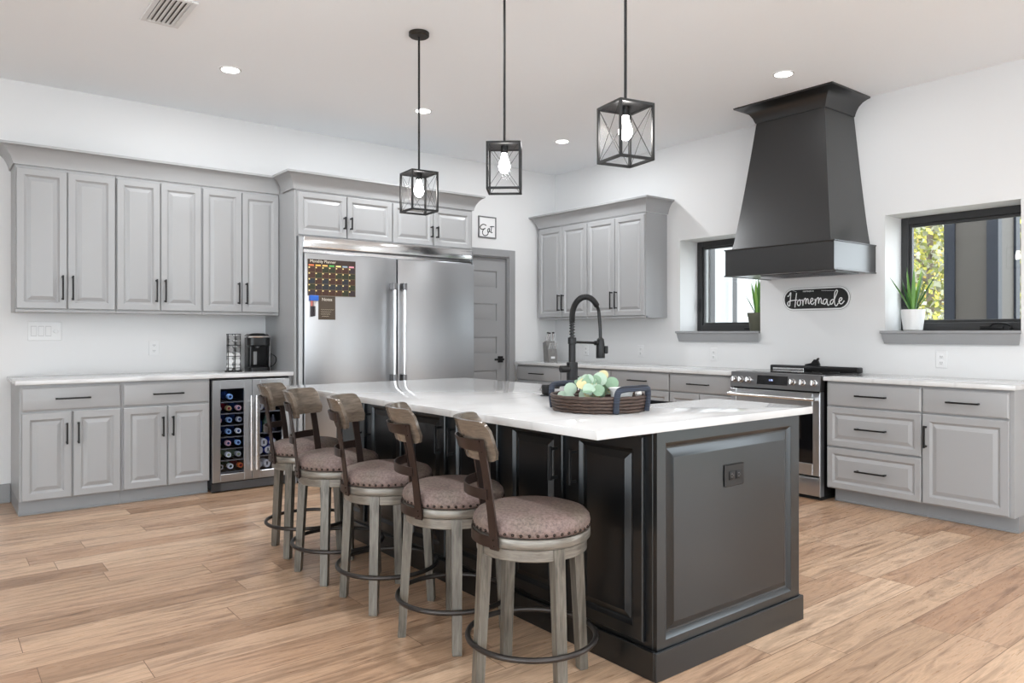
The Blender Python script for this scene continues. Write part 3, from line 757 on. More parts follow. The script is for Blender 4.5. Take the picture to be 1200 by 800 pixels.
# local: x = HC - y , y = x_world - wall (negative to the room)
hw = (HY1-HY0)/2; yf = HXF-(XR-0.001)
bm = nbm(); z0, z1 = 1.684, 1.884; t = 0.02
add_box(bm, -hw, hw, yf, yf+t, z0, z1, 0.001); add_box(bm, -hw, -hw+t, yf+t, 0, z0, z1); add_box(bm, hw-t, hw, yf+t, 0, z0, z1)
add_box(bm, -hw+t, hw-t, yf+t, 0, z1-0.02, z1)
part('hood_band', bm, HOODM, r)
bm = nbm(); e = 0.008
for z in (z1, z0-0.010):
    add_box(bm, -hw-e, hw+e, yf-e, yf+0.03, z, z+0.010, 0.003); add_box(bm, -hw-e, -hw+0.03, yf+0.03, 0, z, z+0.010, 0.003); add_box(bm, hw-0.03, hw+e, yf+0.03, 0, z, z+0.010, 0.003)
add_box(bm, -hw+0.03, hw-0.03, yf+0.03, 0, z1, z1+0.008)
part('ledge_moulding', bm, HOODM, r)
loops = []
for i in range(17):
    t = i/16.0                           # 0 bottom, 1 top
    k = 1-(1-t)**1.22 if False else t**0.86
    hx = 0.421+(0.2925-0.421)*k; yy = (5.153-XR)+(5.303-5.153)*k; z = 1.893+(2.918-1.893)*t
    loops.append([(-hx, 0, z), (-hx, yy, z), (hx, yy, z), (hx, 0, z)])
bm = nbm(); add_loft(bm, loops); part('hood_body', bm, HOODM, r, 30)
bm = nbm(); xw = 0.0
HCR = [(0.0, 0.0), (0.006, 0.0), (0.010, 0.012), (0.020, 0.040), (0.040, 0.072), (0.070, 0.098), (0.105, 0.113), (0.128, 0.117), (0.130, 0.1295), (0.0, 0.1295)]
part('hood_crown', crown_bm(-0.2925, 0.2925, 0, 5.303-XR, 2.9175, HCR), HOODM, r, 40)
bm = nbm(); add_box(bm, -hw+0.021, hw-0.021, yf+0.031, -0.002, 1.678, 1.690)
part('liner', bm, STEEL, r)
for a, b in ((-0.20, 0.10), (0.12, 0.42)):
    bm = nbm(); add_frame(bm, a, b, 0, 0.34, 0.012, 0, 0.010)
    for k in range(13):
        x = a+0.02+k*(b-a-0.04)/12; add_box(bm, x-0.004, x+0.004, 0.0, 0.008, 0.012, 0.328)
    add_box(bm, a+0.01, b-0.01, 0.0085, 0.0095, 0.01, 0.33, mi=1)
    xf(bm, Matrix(((1, 0, 0, 0), (0, 0, 1, yf+0.10), (0, -1, 0, 1.699), (0, 0, 0, 1))) @ Matrix.Rotation(PI, 4, 'Z') @ Matrix.Translation((-(a+b), -0.010, -0.34)) if False else Matrix(((1, 0, 0, 0), (0, 0, 1, yf+0.10), (0, 1, 0, 1.6680), (0, 0, 0, 1))))
    part('baffle_filter', bm, [STEELD, DARKGAP], r)

# ------------------------------------------------------------------ writing on the walls
def strokes_bm(strokes, fx, fy, rad, depth=0.25, k=5):
    bm = nbm()
    for s in strokes:
        pts = catmull([(fx(x, y), 0, fy(x, y)) for x, y in s], k)
        add_tube(bm, pts, rad, 7, flat=(Vector((0, 1, 0)), depth))
    return bm
r = thing('wall_sign', 'black and white oval sign with cursive lettering on the wall under the hood', 'sign', (XR-0.001, 3.242, 1.5), RX)
def stadium(w, h, n=16):
    rr = h/2; c = w/2-rr
    return [(c+rr*math.cos(a), rr*math.sin(a)) for a in [-PI/2+PI*k/n for k in range(n+1)]] + [(-c+rr*math.cos(a), rr*math.sin(a)) for a in [PI/2+PI*k/n for k in range(n+1)]]
def slab(bm, pts, y0, y1): return add_loft(bm, [[(x, y0, z) for x, z in pts], [(x, y1, z) for x, z in pts]])
part('backing', slab(nbm(), stadium(0.60, 0.205), -0.010, 0), M('sign_white', (0.70, 0.70, 0.70, 1), 0.5), r)
part('rim_line', slab(nbm(), stadium(0.585, 0.190), -0.0115, -0.010), SHADOWGREY, r)
part('border', slab(nbm(), stadium(0.580, 0.185), -0.013, -0.0115), M('sign_border', (0.72, 0.72, 0.72, 1), 0.5), r)
part('face', slab(nbm(), stadium(0.555, 0.160), -0.015, -0.013), M('sign_black', (0.012, 0.012, 0.012, 1), 0.6), r)
S = [[(140, 275), (165, 268), (188, 230), (197, 228), (190, 300), (182, 370), (178, 405), (162, 412), (146, 390), (152, 360), (200, 338), (300, 325)], [(287, 225), (277, 300), (266, 380), (262, 432)],
     [(335, 320), (310, 340), (300, 375), (315, 405), (340, 395), (350, 355), (335, 322), (368, 332)],
     [(375, 318), (385, 350), (387, 405), (392, 350), (412, 310), (430, 302), (432, 340), (432, 382), (442, 330), (460, 305), (470, 330), (472, 370), (492, 380)],
     [(492, 364), (535, 332), (541, 307), (522, 300), (505, 330), (510, 370), (535, 385), (565, 355)],
     [(573, 308), (580, 350), (578, 400), (586, 340), (607, 300), (625, 292), (628, 330), (626, 372), (636, 325), (655, 295), (668, 320), (668, 362), (688, 375)],
     [(752, 312), (720, 312), (697, 340), (700, 375), (725, 375), (748, 335), (755, 310), (755, 360), (770, 395), (792, 380)],
     [(850, 312), (822, 320), (802, 345), (806, 377), (830, 370), (856, 320), (892, 240), (906, 198), (890, 185), (868, 220), (860, 300), (868, 380), (890, 400), (918, 362)],
     [(918, 350), (960, 322), (970, 297), (950, 290), (930, 320), (935, 360), (965, 372), (1005, 330)]]
SW = M('lettering_white', (0.80, 0.80, 0.80, 1), 0.5)
fx = lambda x, y: (x-578)*0.000575; fy = lambda x, y: -(y+(x-578)*0.042-305)*0.000585
part('lettering', strokes_bm(S, fx, fy, 0.0043), SW, r, 60).location = (0, -0.0152, 0)
bm = text_bm('HAPPINESS IS', 0.0165); xf(bm, Matrix.Translation((fx(470, 200), -0.0158, fy(470, 202)))); part('small_lettering', bm, SW, r, None)
bm = nbm()
for a, b in ((670, 860), (225, 285)): add_tube(bm, [(fx(a, 190), -0.0155, fy(a, 192)), (fx(b, 190), -0.0155, fy(b, 192 if a > 500 else 206))], 0.0012, 6)
part('flourish', bm, SW, r)

r = thing('wall_sign', 'small square framed sign reading Eat above the grey door', 'sign', (4.755, YB-0.001, 2.357))
part('face', add_box(nbm(), -0.112, 0.112, -0.008, 0, -0.110, 0.110), M('sign_pale', (0.76, 0.76, 0.76, 1), 0.5), r)
part('frame', add_frame(nbm(), -0.118, 0.118, -0.116, 0.116, 0.013, -0.016, 0, 0.002), M('sign_frame_grey', (0.16, 0.16, 0.16, 1), 0.5), r)
S = [[(385, 388), (370, 372), (330, 362), (290, 385), (275, 415), (290, 448), (330, 455), (372, 438)], [(372, 438), (335, 465), (318, 510), (330, 556), (365, 578), (410, 562), (432, 512)],
     [(450, 440), (425, 452), (412, 485), (422, 515), (442, 495), (452, 445), (452, 500), (468, 515)], [(492, 402), (482, 460), (478, 505), (488, 525), (504, 518)], [(458, 412), (500, 405), (538, 408)]]
fx2 = lambda x, y: (x-408)*0.000712; fy2 = lambda x, y: -((y-(x-408)*0.11)-418)*0.00056
part('lettering', strokes_bm(S, fx2, fy2, 0.0055), M('lettering_black', (0.02, 0.02, 0.02, 1), 0.6), r, 60).location = (0, -0.0085, 0)

# outlets and switches
OG = 'white wall outlets'
outlet('white outlet above the left counter, midway between switch plate and coffee pods', (1.442, YB-0.0005, 1.10), 0, WHITEP, WHITEP, OG)
outlet('white outlet behind the faucet, nearest the knife block', (XR-0.0005, 5.945, 1.03), RX, WHITEP, WHITEP, OG)
outlet('white outlet below the exposed end of the corner wall cabinet', (XR-0.0005, 5.145, 1.035), RX, WHITEP, WHITEP, OG)
outlet('white outlet under the half-hidden window beside the hood', (XR-0.0005, 4.250, 1.02), RX, WHITEP, WHITEP, OG)
outlet('white outlet under the window with the white plant pot', (XR-0.0005, 2.283, 1.028), RX, WHITEP, WHITEP, OG)
r = thing('switch_plate', 'wide white switch plate on the wall below the far-left wall cabinet', 'switch plate', (0.697, YB-0.0005, 1.233))
part('cover_plate', add_box(nbm(), -0.107, 0.107, -0.006, 0, -0.070, 0.070, 0.003), WHITEP, r)
for k in range(3):
    x = -0.070+0.046*k
    bm = nbm(); add_box(bm, x-0.018, x+0.018, -0.0066, -0.006, -0.037, 0.037, mi=1); add_loft(bm, [[(x-0.016, -0.0066, -0.034), (x+0.016, -0.0066, -0.034), (x+0.016, -0.0066, 0.034), (x-0.016, -0.0066, 0.034)], [(x-0.016, -0.008, -0.034), (x+0.016, -0.008, -0.034), (x+0.016, -0.012, 0.034), (x-0.016, -0.012, 0.034)]])
    part('rocker', bm, [WHITEP, M('plate_groove', (0.42, 0.42, 0.42, 1), 0.6)], r)
bm = nbm(); add_lathe(bm, [(0.0175, 0.006), (0.0175, 0.010), (0.012, 0.014), (0, 0.014)], 20); xf(bm, Matrix.Translation((0.068, 0, 0)) @ Matrix.Rotation(PI/2, 4, 'X')); part('dimmer', bm, WHITEP, r)

# ------------------------------------------------------------------ wine cooler
WX0, WX1, WY = 1.706, 2.311, 5.842
r = thing('wine_cooler', 'two-door stainless beverage cooler with glass doors under the left counter', 'wine cooler', (WX0, WY, 0))
w = WX1-WX0; bm = nbm()
CBK = M('cooler_black', (0.015, 0.015, 0.017, 1), 0.4)
D = 0.56
add_box(bm, 0, 0.012, 0.004, D, 0.02, 0.865); add_box(bm, w-0.012, w, 0.004, D, 0.02, 0.865); add_box(bm, w/2-0.018, w/2+0.018, 0.004, D, 0.09, 0.84)
add_box(bm, 0.012, w-0.012, 0.004, D, 0.84, 0.865); add_box(bm, 0.012, w-0.012, 0.03, D, 0.02, 0.10); add_box(bm, 0.012, w-0.012, D-0.02, D, 0.10, 0.84)
part('body', bm, CBK, r)
bm = nbm(); add_box(bm, 0.0, w, -0.004, 0.028, 0.008, 0.074, 0.002)
gl = part('vent_grille', bm, M('grille_black', (0.02, 0.02, 0.022, 1), 0.45), r)
bm = nbm()
for j in range(5):
    for i in range(30):
        x = 0.075+i*0.0165+(0.008 if j % 2 else 0); z = 0.017+j*0.0118
        if x < w-0.06: add_tube(bm, [(x, -0.0046, z), (x, -0.0038, z)], 0.0042, 6)
part('vent_holes', bm, M('grille_hole', (0.22, 0.22, 0.225, 1), 0.5), gl)
def cooler_door(a, b, hx):
    d = part('door', add_frame(nbm(), a, b, 0.080, 0.857, 0.060, -0.024, 0.003, 0.003, wb=0.060, wt=0.066), STEEL, r)
    part('pane', add_box(nbm(), a+0.058, b-0.058, -0.014, -0.008, 0.138, 0.793), CPANE, d)
    bm = nbm(); add_tube(bm, [(hx, -0.066, 0.155), (hx, -0.066, 0.735)], 0.0105, 14)
    for z in (0.20, 0.69): add_tube(bm, [(hx, -0.066, z), (hx, -0.024, z)], 0.006, 10)
    part('handle', bm, CHROME, d)
cooler_door(0.002, w/2-0.002, w/2-0.020); cooler_door(w/2+0.002, w-0.002, w/2+0.022)
LS = [0.735-0.092*k for k in range(6)]
shelf_m = M('shelf_wire', (0.25, 0.25, 0.26, 1), 0.4, 0.8)
Zrow = [0.690, 0.600, 0.510, 0.420, 0.330, 0.240, 0.150]
for z in Zrow:
    bm = nbm()
    for k in range(5): add_box(bm, 0.02+k*0.062, 0.024+k*0.062, 0.03, D-0.03, z-0.008, z-0.003)
    add_box(bm, 0.013, w/2-0.019, 0.026, 0.034, z-0.010, z-0.001)
    part('shelf', bm, shelf_m, r)
Zr2 = [0.60, 0.43, 0.25, 0.140]
for z in Zr2:
    bm = nbm()
    for k in range(5): add_box(bm, w/2+0.03+k*0.058, w/2+0.034+k*0.058, 0.03, D-0.03, z-0.008, z-0.003)
    add_box(bm, w/2+0.019, w-0.013, 0.026, 0.034, z-0.010, z-0.001)
    part('shelf', bm, shelf_m, r)
for xx in (w*0.25, w*0.75):
    part('interior_lamp', add_box(nbm(), xx-0.06, xx+0.06, 0.04, 0.06, 0.834, 0.8395), emis('cooler_led', (0.7, 0.8, 1, 1), 12), r)
# bottles lie with the neck to the door
def bottle_bm():
    bm = nbm()
    prof = [(0, 0.003), (0.011, 0.003), (0.012, 0.0), (0.019, 0.0), (0.0205, 0.002), (0.0205, 0.045), (0.0205, 0.060), (0.023, 0.090), (0.031, 0.118), (0.036, 0.135), (0.036, 0.285), (0.032, 0.29), (0, 0.285)]
    add_lathe(bm, prof[:2], 16, mi=0); add_lathe(bm, prof[1:6], 16, mi=1); add_lathe(bm, prof[5:], 20, mi=0)
    xf(bm, Matrix.Rotation(-PI/2, 4, 'X')); return bm
GLS = {'dark blue': M('bottle_blue', (0.02, 0.04, 0.12, 1), 0.08), 'dark green': M('bottle_green', (0.03, 0.07, 0.04, 1), 0.08), 'dark red': M('bottle_red', (0.16, 0.012, 0.02, 1), 0.1), 'pale green': M('bottle_pale', (0.30, 0.36, 0.22, 1), 0.12)}
CAPS = {'silver': M('cap_silver', (0.65, 0.66, 0.7, 1), 0.3, 0.6), 'pale blue': M('cap_blue', (0.30, 0.48, 0.75, 1), 0.35), 'pink': M('cap_pink', (0.70, 0.42, 0.46, 1), 0.35), 'white': M('cap_white', (0.75, 0.76, 0.78, 1), 0.4), 'gold': M('cap_gold', (0.55, 0.42, 0.2, 1), 0.35, 0.5), 'orange': M('cap_orange', (0.65, 0.14, 0.03, 1), 0.4)}
proto = mesh('wine_bottle', bottle_bm(), [GLS['dark blue'], CAPS['silver']], 40)
def bottle(x, z, y, body, cap, label):
    me = proto.copy(); me.materials[0] = GLS[body]; me.materials[1] = CAPS[cap]
    o = link('wine_bottle', me); o.location = (x, y, z); tag(o, label, 'bottle', 'bottles in the wine cooler')
ord_ = ['top', 'second', 'third', 'fourth', 'fifth', 'sixth', 'bottom']
rows = [[(1.862, 'dark blue', 'pale blue', 'lone')],
        [(1.775, 'dark blue', 'silver', 'left'), (1.852, 'dark red', 'gold', 'middle'), (1.927, 'dark blue', 'pink', 'right')],
        [(1.778, 'dark blue', 'pink', 'left'), (1.856, 'dark blue', 'pale blue', 'middle'), (1.933, 'dark blue', 'silver', 'right')],
        [(1.775, 'dark blue', 'silver', 'left'), (1.850, 'dark blue', 'pale blue', 'middle'), (1.926, 'dark blue', 'white', 'right')],
        [(1.772, 'dark blue', 'pale blue', 'left'), (1.848, 'dark blue', 'pink', 'middle'), (1.924, 'dark blue', 'pale blue', 'right')],
        [(1.775, 'pale green', 'gold', 'left'), (1.850, 'pale green', 'white', 'middle'), (1.926, 'pale green', 'silver', 'right')],
        [(1.790, 'dark green', 'silver', 'left'), (1.866, 'dark green', 'white', 'middle'), (1.942, 'dark red', 'orange', 'right')]]
for k, (z, row) in enumerate(zip(Zrow, rows)):
    for x, body, cap, pos in row:
        if pos == 'lone': lb = 'dark blue bottle with pale blue cap, alone on the top left cooler shelf'
        else: lb = '%s bottle with %s cap, %s of three on the %s left cooler shelf' % (body, cap, pos, ord_[k])
        bottle(x, z+0.034, WY+0.045, body, cap, lb)
def can_bm():
    bm = nbm()
    add_lathe(bm, [(0, 0.006), (0.024, 0.006), (0.026, 0.0), (0.028, 0.001), (0.0285, 0.006)], 20, mi=1); add_lathe(bm, [(0.0285, 0.006), (0.033, 0.014), (0.033, 0.115), (0.027, 0.122), (0, 0.118)], 20, mi=0)
    add_box(bm, -0.006, 0.006, -0.016, 0.010, 0.0025, 0.005, mi=2)
    xf(bm, Matrix.Rotation(-PI/2, 4, 'X')); return bm
cproto = mesh('drink_can', can_bm(), [M('can_side', (0.05, 0.08, 0.22, 1), 0.3), M('can_end', (0.72, 0.72, 0.72, 1), 0.3, 0.5), SHADOWGREY], 40)
CANC = {'blue': M('can_blue', (0.02, 0.05, 0.35, 1), 0.3, 0.3), 'white': M('can_white', (0.7, 0.7, 0.72, 1), 0.35), 'tan': M('can_tan', (0.5, 0.36, 0.16, 1), 0.35), 'black': M('can_black', (0.02, 0.02, 0.03, 1), 0.3)}
def can(x, z, c_, label):
    me = cproto.copy(); me.materials[0] = CANC[c_]
    o = link('drink_can', me); o.location = (x, WY+0.045, z); tag(o, label, 'can', 'cans in the wine cooler')
for x, z, c_, lb in ((2.095, 0.634, 'tan', 'tan can lying left on the top right cooler shelf'), (2.195, 0.634, 'black', 'black can lying right on the top right cooler shelf'),
                     (2.090, 0.284, 'white', 'white can lying left on the third right cooler shelf'), (2.160, 0.284, 'blue', 'blue can in the middle of the third right cooler shelf'), (2.230, 0.284, 'white', 'white can lying right on the third right cooler shelf'),
                     (2.126, 0.344, 'white', 'white can stacked on the third right cooler shelf, upper left'), (2.196, 0.344, 'blue', 'blue can stacked on the third right cooler shelf, upper right'),
                     (2.084, 0.174, 'black', 'black can lying left in the bottom right cooler tray'), (2.152, 0.174, 'white', 'white can in the middle of the bottom right cooler tray'), (2.220, 0.174, 'black', 'black can lying right in the bottom right cooler tray')):
    can(x, z, c_, lb)
def up_bottle(x, z, mat, label):
    bm = nbm(); add_lathe(bm, [(0, 0), (0.026, 0), (0.028, 0.004), (0.028, 0.085), (0.012, 0.115), (0.0115, 0.135), (0, 0.136)], 18)
    solo('drink_bottle', label, 'bottle', bm, mat, (x, WY+0.075, z), 0, 'small bottles in the wine cooler', 40)
for i, x in enumerate((2.090, 2.150, 2.210)):
    up_bottle(x, 0.4275, (GLS['dark blue'], GLS['dark green'], CANC['black'])[i], '%s small bottle standing %s on the second right cooler shelf' % (('dark blue', 'dark green', 'black')[i], ('left', 'in the middle', 'right')[i]))
solo('drink_carton', 'bright blue drinks carton on the top right cooler shelf behind the cans', 'carton', add_box(nbm(), 0, 0.19, 0, 0.10, 0, 0.20, 0.003), CANC['blue'], (2.065, WY+0.20, 0.5985))

# ------------------------------------------------------------------ left counter appliances
r = thing('coffee_maker', 'black single-serve coffee maker on the left counter beside the fridge panel', 'coffee maker', (2.175, 6.19, CT))
bm = nbm(); lp = []
def rrect(x0, x1, y0, y1, rr, n=5):
    P = []
    for cx, cy, a0 in ((x1-rr, y1-rr, 0), (x0+rr, y1-rr, PI/2), (x0+rr, y0+rr, PI), (x1-rr, y0+rr, 1.5*PI)):
        for k in range(n+1): P.append((cx+rr*math.cos(a0+PI/2*k/n), cy+rr*math.sin(a0+PI/2*k/n)))
    return P
def rbox(bm, x0, x1, y0, y1, rr, zs, mi=0, ins=None):
    add_loft(bm, [[(x, y, z) for x, y in rrect(x0+i, x1-i, y0+i, y1-i, rr)] for z, i in zs], mi=mi)
    return bm
rbox(bm, -0.065, 0.110, 0.0, 0.13, 0.025, [(0, 0.002), (0.004, 0), (0.295, 0), (0.305, 0.01)])
part('body', bm, BLACKPL, r)
bm = nbm(); rbox(bm, -0.100, 0.075, -0.11, 0.01, 0.04, [(0.205, 0.01), (0.215, 0), (0.28, 0), (0.305, 0.02), (0.312, 0.05)]); part('brew_head', bm, BLACKPL, r)
bm = nbm(); pts = [(x, y-0.0, 0.283) for x, y in rrect(-0.1015, 0.0765, -0.1115, 0.012, 0.04)]; add_tube(bm, pts, 0.0085, 8, closed=True); part('lid_band', bm, CHROME, r)
bm = nbm(); rbox(bm, -0.090, 0.070, -0.105, 0.0, 0.03, [(0, 0), (0.03, 0), (0.034, 0.006)]); part('drip_tray', bm, BLACKM, r)
bm = nbm(); rbox(bm, 0.112, 0.128, 0.02, 0.11, 0.007, [(0.03, 0), (0.13, 0), (0.14, 0.003)]); part('reservoir', bm, GLASSB, r)
bm = nbm(); add_box(bm, 0.078, 0.090, -0.075, -0.002, 0.0, 0.29, 0.004); part('side_trim', bm, STEELD, r)
bm = nbm(); add_lathe(bm, [(0, 0.19), (0.012, 0.19), (0.022, 0.206), (0, 0.206)], 16, (-0.015, -0.055)); add_box(bm, -0.03, 0.0, -0.003, 0.001, 0.05, 0.16, 0.002); part('nozzle', bm, STEELD, r)
bm = nbm(); add_tube(bm, catmull([(0.118, 0.03, 0.02), (0.155, 0.0, 0.06), (0.160, 0.0, 0.11), (0.128, 0.03, 0.14)]), 0.004, 6); part('cord', bm, BLACKPL, r)
r = thing('pod_carousel', 'slim wire carousel of coffee pods on the left counter beside the coffee maker', 'pod holder', (1.985, 6.19, CT))
bm = nbm(); add_lathe(bm, [(0, 0), (0.068, 0), (0.068, 0.006), (0, 0.008)], 28); part('base', bm, BLACKM, r)
bm = nbm()
for z in (0.03, 0.125, 0.215, 0.305): add_tube(bm, [(0.055*math.cos(2*PI*k/28), 0.055*math.sin(2*PI*k/28), z) for k in range(28)], 0.0026, 6, closed=True)
for k in range(6): a = 2*PI*k/6+0.4; add_tube(bm, [(0.055*math.cos(a), 0.055*math.sin(a), 0.005), (0.055*math.cos(a), 0.055*math.sin(a), 0.305)], 0.0028, 6)
part('wire_frame', bm, BLACKM, r)
PODC = [M('pod_grey', (0.22, 0.22, 0.22, 1), 0.5), M('pod_white', (0.7, 0.7, 0.7, 1), 0.5), M('pod_dark', (0.06, 0.06, 0.06, 1), 0.5)]
for j in range(6):
    for k in range(5):
        a = 2*PI*k/5-1.2+0.05*j; bm = nbm(); add_lathe(bm, [(0, -0.018), (0.016, -0.018), (0.022, 0.014), (0.0235, 0.016), (0.0235, 0.018), (0, 0.018)], 14)
        xf(bm, Matrix.Translation((0.031*math.cos(a), 0.031*math.sin(a), 0.034+0.048*j)) @ Matrix.Rotation(a, 4, 'Z') @ Matrix.Rotation(PI/2, 4, 'Y'))
        part('coffee_pod', bm, PODC[(1 if j < 3 else 0) if k != 2 else (2 if j > 3 else 1)], r)

# knife block in the corner
r = thing('knife_block', 'grey knife block with pale-handled knives on the corner counter', 'knife block', (5.44, 6.20, CT), -0.35)
BLK = wood('grey_wood_block', rgb(96, 94, 92), rgb(122, 120, 118), 0.5)
bm = nbm(); add_loft(bm, [[(-0.052, -0.075, 0), (0.052, -0.075, 0), (0.052, -0.068, 0.11), (-0.052, -0.068, 0.11)][:0] or [(-0.052, -0.075, 0), (-0.052, 0.07, 0), (-0.052, 0.105, 0.205), (-0.052, 0.02, 0.225), (-0.052, -0.055, 0.12)], [(0.052, -0.075, 0), (0.052, 0.07, 0), (0.052, 0.105, 0.205), (0.052, 0.02, 0.225), (0.052, -0.055, 0.12)]])
part('block', bm, BLK, r)
part('badge', add_box(nbm(), -0.022, 0.022, -0.0775, -0.070, 0.032, 0.055), WHITEP, r)
HND = M('knife_handle_steel', (0.72, 0.72, 0.72, 1), 0.25, 0.7)
for k in range(6):
    x = -0.040+0.016*k; bm = nbm(); add_tube(bm, [(x, -0.045, 0.135), (x, -0.085, 0.205)], 0.0058, 8); part('knife_handle', bm, HND, r)
for x, y, z in ((-0.03, 0.03, 0.225), (0.0, 0.05, 0.22), (0.034, 0.03, 0.225)):
    bm = nbm(); add_tube(bm, [(x, y, z-0.01), (x, y-0.025, z+0.085)], 0.0105, 10, mi=0); add_tube(bm, [(x, y-0.025, z+0.085), (x, y-0.028, z+0.098)], 0.0125, 10, mi=1)
    part('knife_handle', bm, [HND, BLACKM], r)

# ------------------------------------------------------------------ tray with greenery on the island
TX, TY = 2.170, 2.175
DENIM = M('navy_cord_wrap', rgb(38, 42, 52), 0.85); v = coords(DENIM, (1, 1, 160)); nt, N, L, p = nodes(DENIM)
L.new(ramp(DENIM, noise(DENIM, v, 2, 3), [(0.35, rgb(20, 23, 31)), (0.65, rgb(58, 65, 80))]), p.inputs['Base Color'])
CANE = wood('dark_woven_cane', rgb(38, 28, 24), rgb(84, 64, 54), 0.5, (20, 20, 60))
r = thing('round_tray', 'round dark woven tray with navy-wrapped handles on the island', 'tray', (TX, TY, CT))
bm = nbm(); add_lathe(bm, [(0, 0.001), (0.180, 0.001), (0.185, 0.006), (0.180, 0.010), (0, 0.010)], 40); part('tray_base', bm, CANE, r)
bm = nbm()
for k in range(5):
    rr = 0.184+0.0022*k; add_tube(bm, [(rr*math.cos(2*PI*i/48), rr*math.sin(2*PI*i/48), 0.008+0.0132*k+0.0012*math.sin(i*2.1+k)) for i in range(48)], 0.0068, 8, closed=True)
part('woven_rim', bm, CANE, r)
def polar(rr, deg, z): return (rr*math.cos(math.radians(deg)), rr*math.sin(math.radians(deg)), z)
for c0 in (-87, 93):
    a0, a1 = c0-28, c0+28
    pts = catmull([polar(0.196, a0, 0.004), polar(0.201, a0, 0.04), polar(0.203, a0+1.5, 0.083), polar(0.201, a0+8, 0.096), polar(0.198, c0, 0.098), polar(0.201, a1-8, 0.096), polar(0.203, a1-1.5, 0.083), polar(0.201, a1, 0.04), polar(0.196, a1, 0.004)], 7)
    bm = nbm(); add_tube(bm, pts, 0.0125, 10); part('handle', bm, DENIM, r)
LEAF = [M('leaf_pale_green', rgb(166, 187, 168), 0.65), M('leaf_sage', rgb(124, 152, 126), 0.65), M('leaf_cream', rgb(194, 186, 142), 0.65)]
r = thing('greenery_arrangement', 'spray of pale round eucalyptus leaves heaped in the round tray', 'plant', (TX, TY, CT+0.0105))
bm = nbm(); sb = nbm()
rnd = random.Random(3)
def disc(bm, c, n, rr, mi):
    n = n.normalized(); t = n.orthogonal().normalized(); b = n.cross(t); ring = []
    for k in range(12):
        a = 2*PI*k/12; ring.append(bm.verts.new(c+(t*math.cos(a)+b*math.sin(a))*rr))
    top = bm.verts.new(c+n*rr*0.10); bot = bm.verts.new(c-n*rr*0.02)
    for k in range(12):
        f = bm.faces.new((ring[k], ring[(k+1) % 12], top)); f.material_index = mi
        f = bm.faces.new((ring[(k+1) % 12], ring[k], bot)); f.material_index = mi
cdir = Vector((-0.71, -0.70, 0.25))
for s in range(11):
    a = math.radians(rnd.uniform(-30, 232)); ln = rnd.uniform(0.07, 0.15)
    base = Vector((0.01, 0.0, 0.012)); end = Vector((ln*math.cos(a)*0.95, ln*math.sin(a)*0.95, rnd.uniform(0.03, 0.10)))
    mid = base.lerp(end, 0.5)+Vector((0, 0, 0.045))
    pts = catmull([base, mid, end], 8); add_tube(sb, pts, 0.0017, 5)
    for k in range(3, 17, 2):
        pnt = pts[min(k, len(pts)-1)]
        for sgn in (-1, 1):
            off = Vector((rnd.uniform(-1, 1), rnd.uniform(-1, 1), rnd.uniform(0.0, 0.9))).normalized()
            c = pnt+off*0.020; c.z = max(c.z, 0.020)
            if Vector((c.x, c.y)).length > 0.158 or (Vector((c.x-0.026, c.y+0.104)).length < 0.098 and c.z < 0.125): continue
            n = cdir+Vector((rnd.uniform(-.8, .8), rnd.uniform(-.8, .8), rnd.uniform(-.3, .9)))
            disc(bm, c, n, rnd.uniform(0.015, 0.024), rnd.choice((0, 0, 1, 1, 1, 2)))
for (u, vv, rr, z, mi) in ((-0.115, -0.01, 0.027, 0.075, 0), (0.005, 0.0, 0.030, 0.115, 0), (0.055, 0.0, 0.028, 0.098, 1), (-0.055, 0.0, 0.027, 0.092, 2), (-0.148, 0.0, 0.022, 0.045, 0), (-0.115, -0.06, 0.022, 0.038, 0), (-0.055, -0.07, 0.026, 0.055, 0), (0.02, 0.03, 0.022, 0.130, 2)):
    c = Vector((0.72*u, -0.69*u, z))+Vector((0.69, 0.72, 0))*vv
    disc(bm, c, cdir+Vector((0.1*u*10, 0, 0.1)), rr, mi)
part('foliage', bm, LEAF, r, None); part('stem', sb, M('stem_tan', rgb(150, 126, 84), 0.7), r)
bm = nbm(); add_lathe(bm, [(0, 0), (0.030, 0), (0.033, 0.004), (0.047, 0.074), (0.052, 0.080), (0.053, 0.084), (0.046, 0.083), (0.032, 0.010), (0, 0.008)], 28)
solo('ceramic_bowl', 'small white bowl standing in the round tray behind the front handle', 'bowl', bm, WHITEC, (TX+0.026, TY-0.104, CT+0.0105))
bm = nbm()
for k, (a, h, y) in enumerate(((0.0, 0.03, 0), (0.35, 0.05, 0.01), (0.7, 0.035, -0.01))):
    n0 = len(bm.verts); add_lathe(bm, [(0, 0), (0.010, 0.004), (0.015, 0.016), (0.010, 0.028), (0, 0.032)], 10); xf(bm, Matrix.Translation((0.03*k, y, h-0.03)), n0)
solo('cotton_sprig', 'white cotton bolls lying at the right side of the round tray', 'decoration', bm, WHITEC, (TX+0.090, TY-0.055, CT+0.045), -0.8)

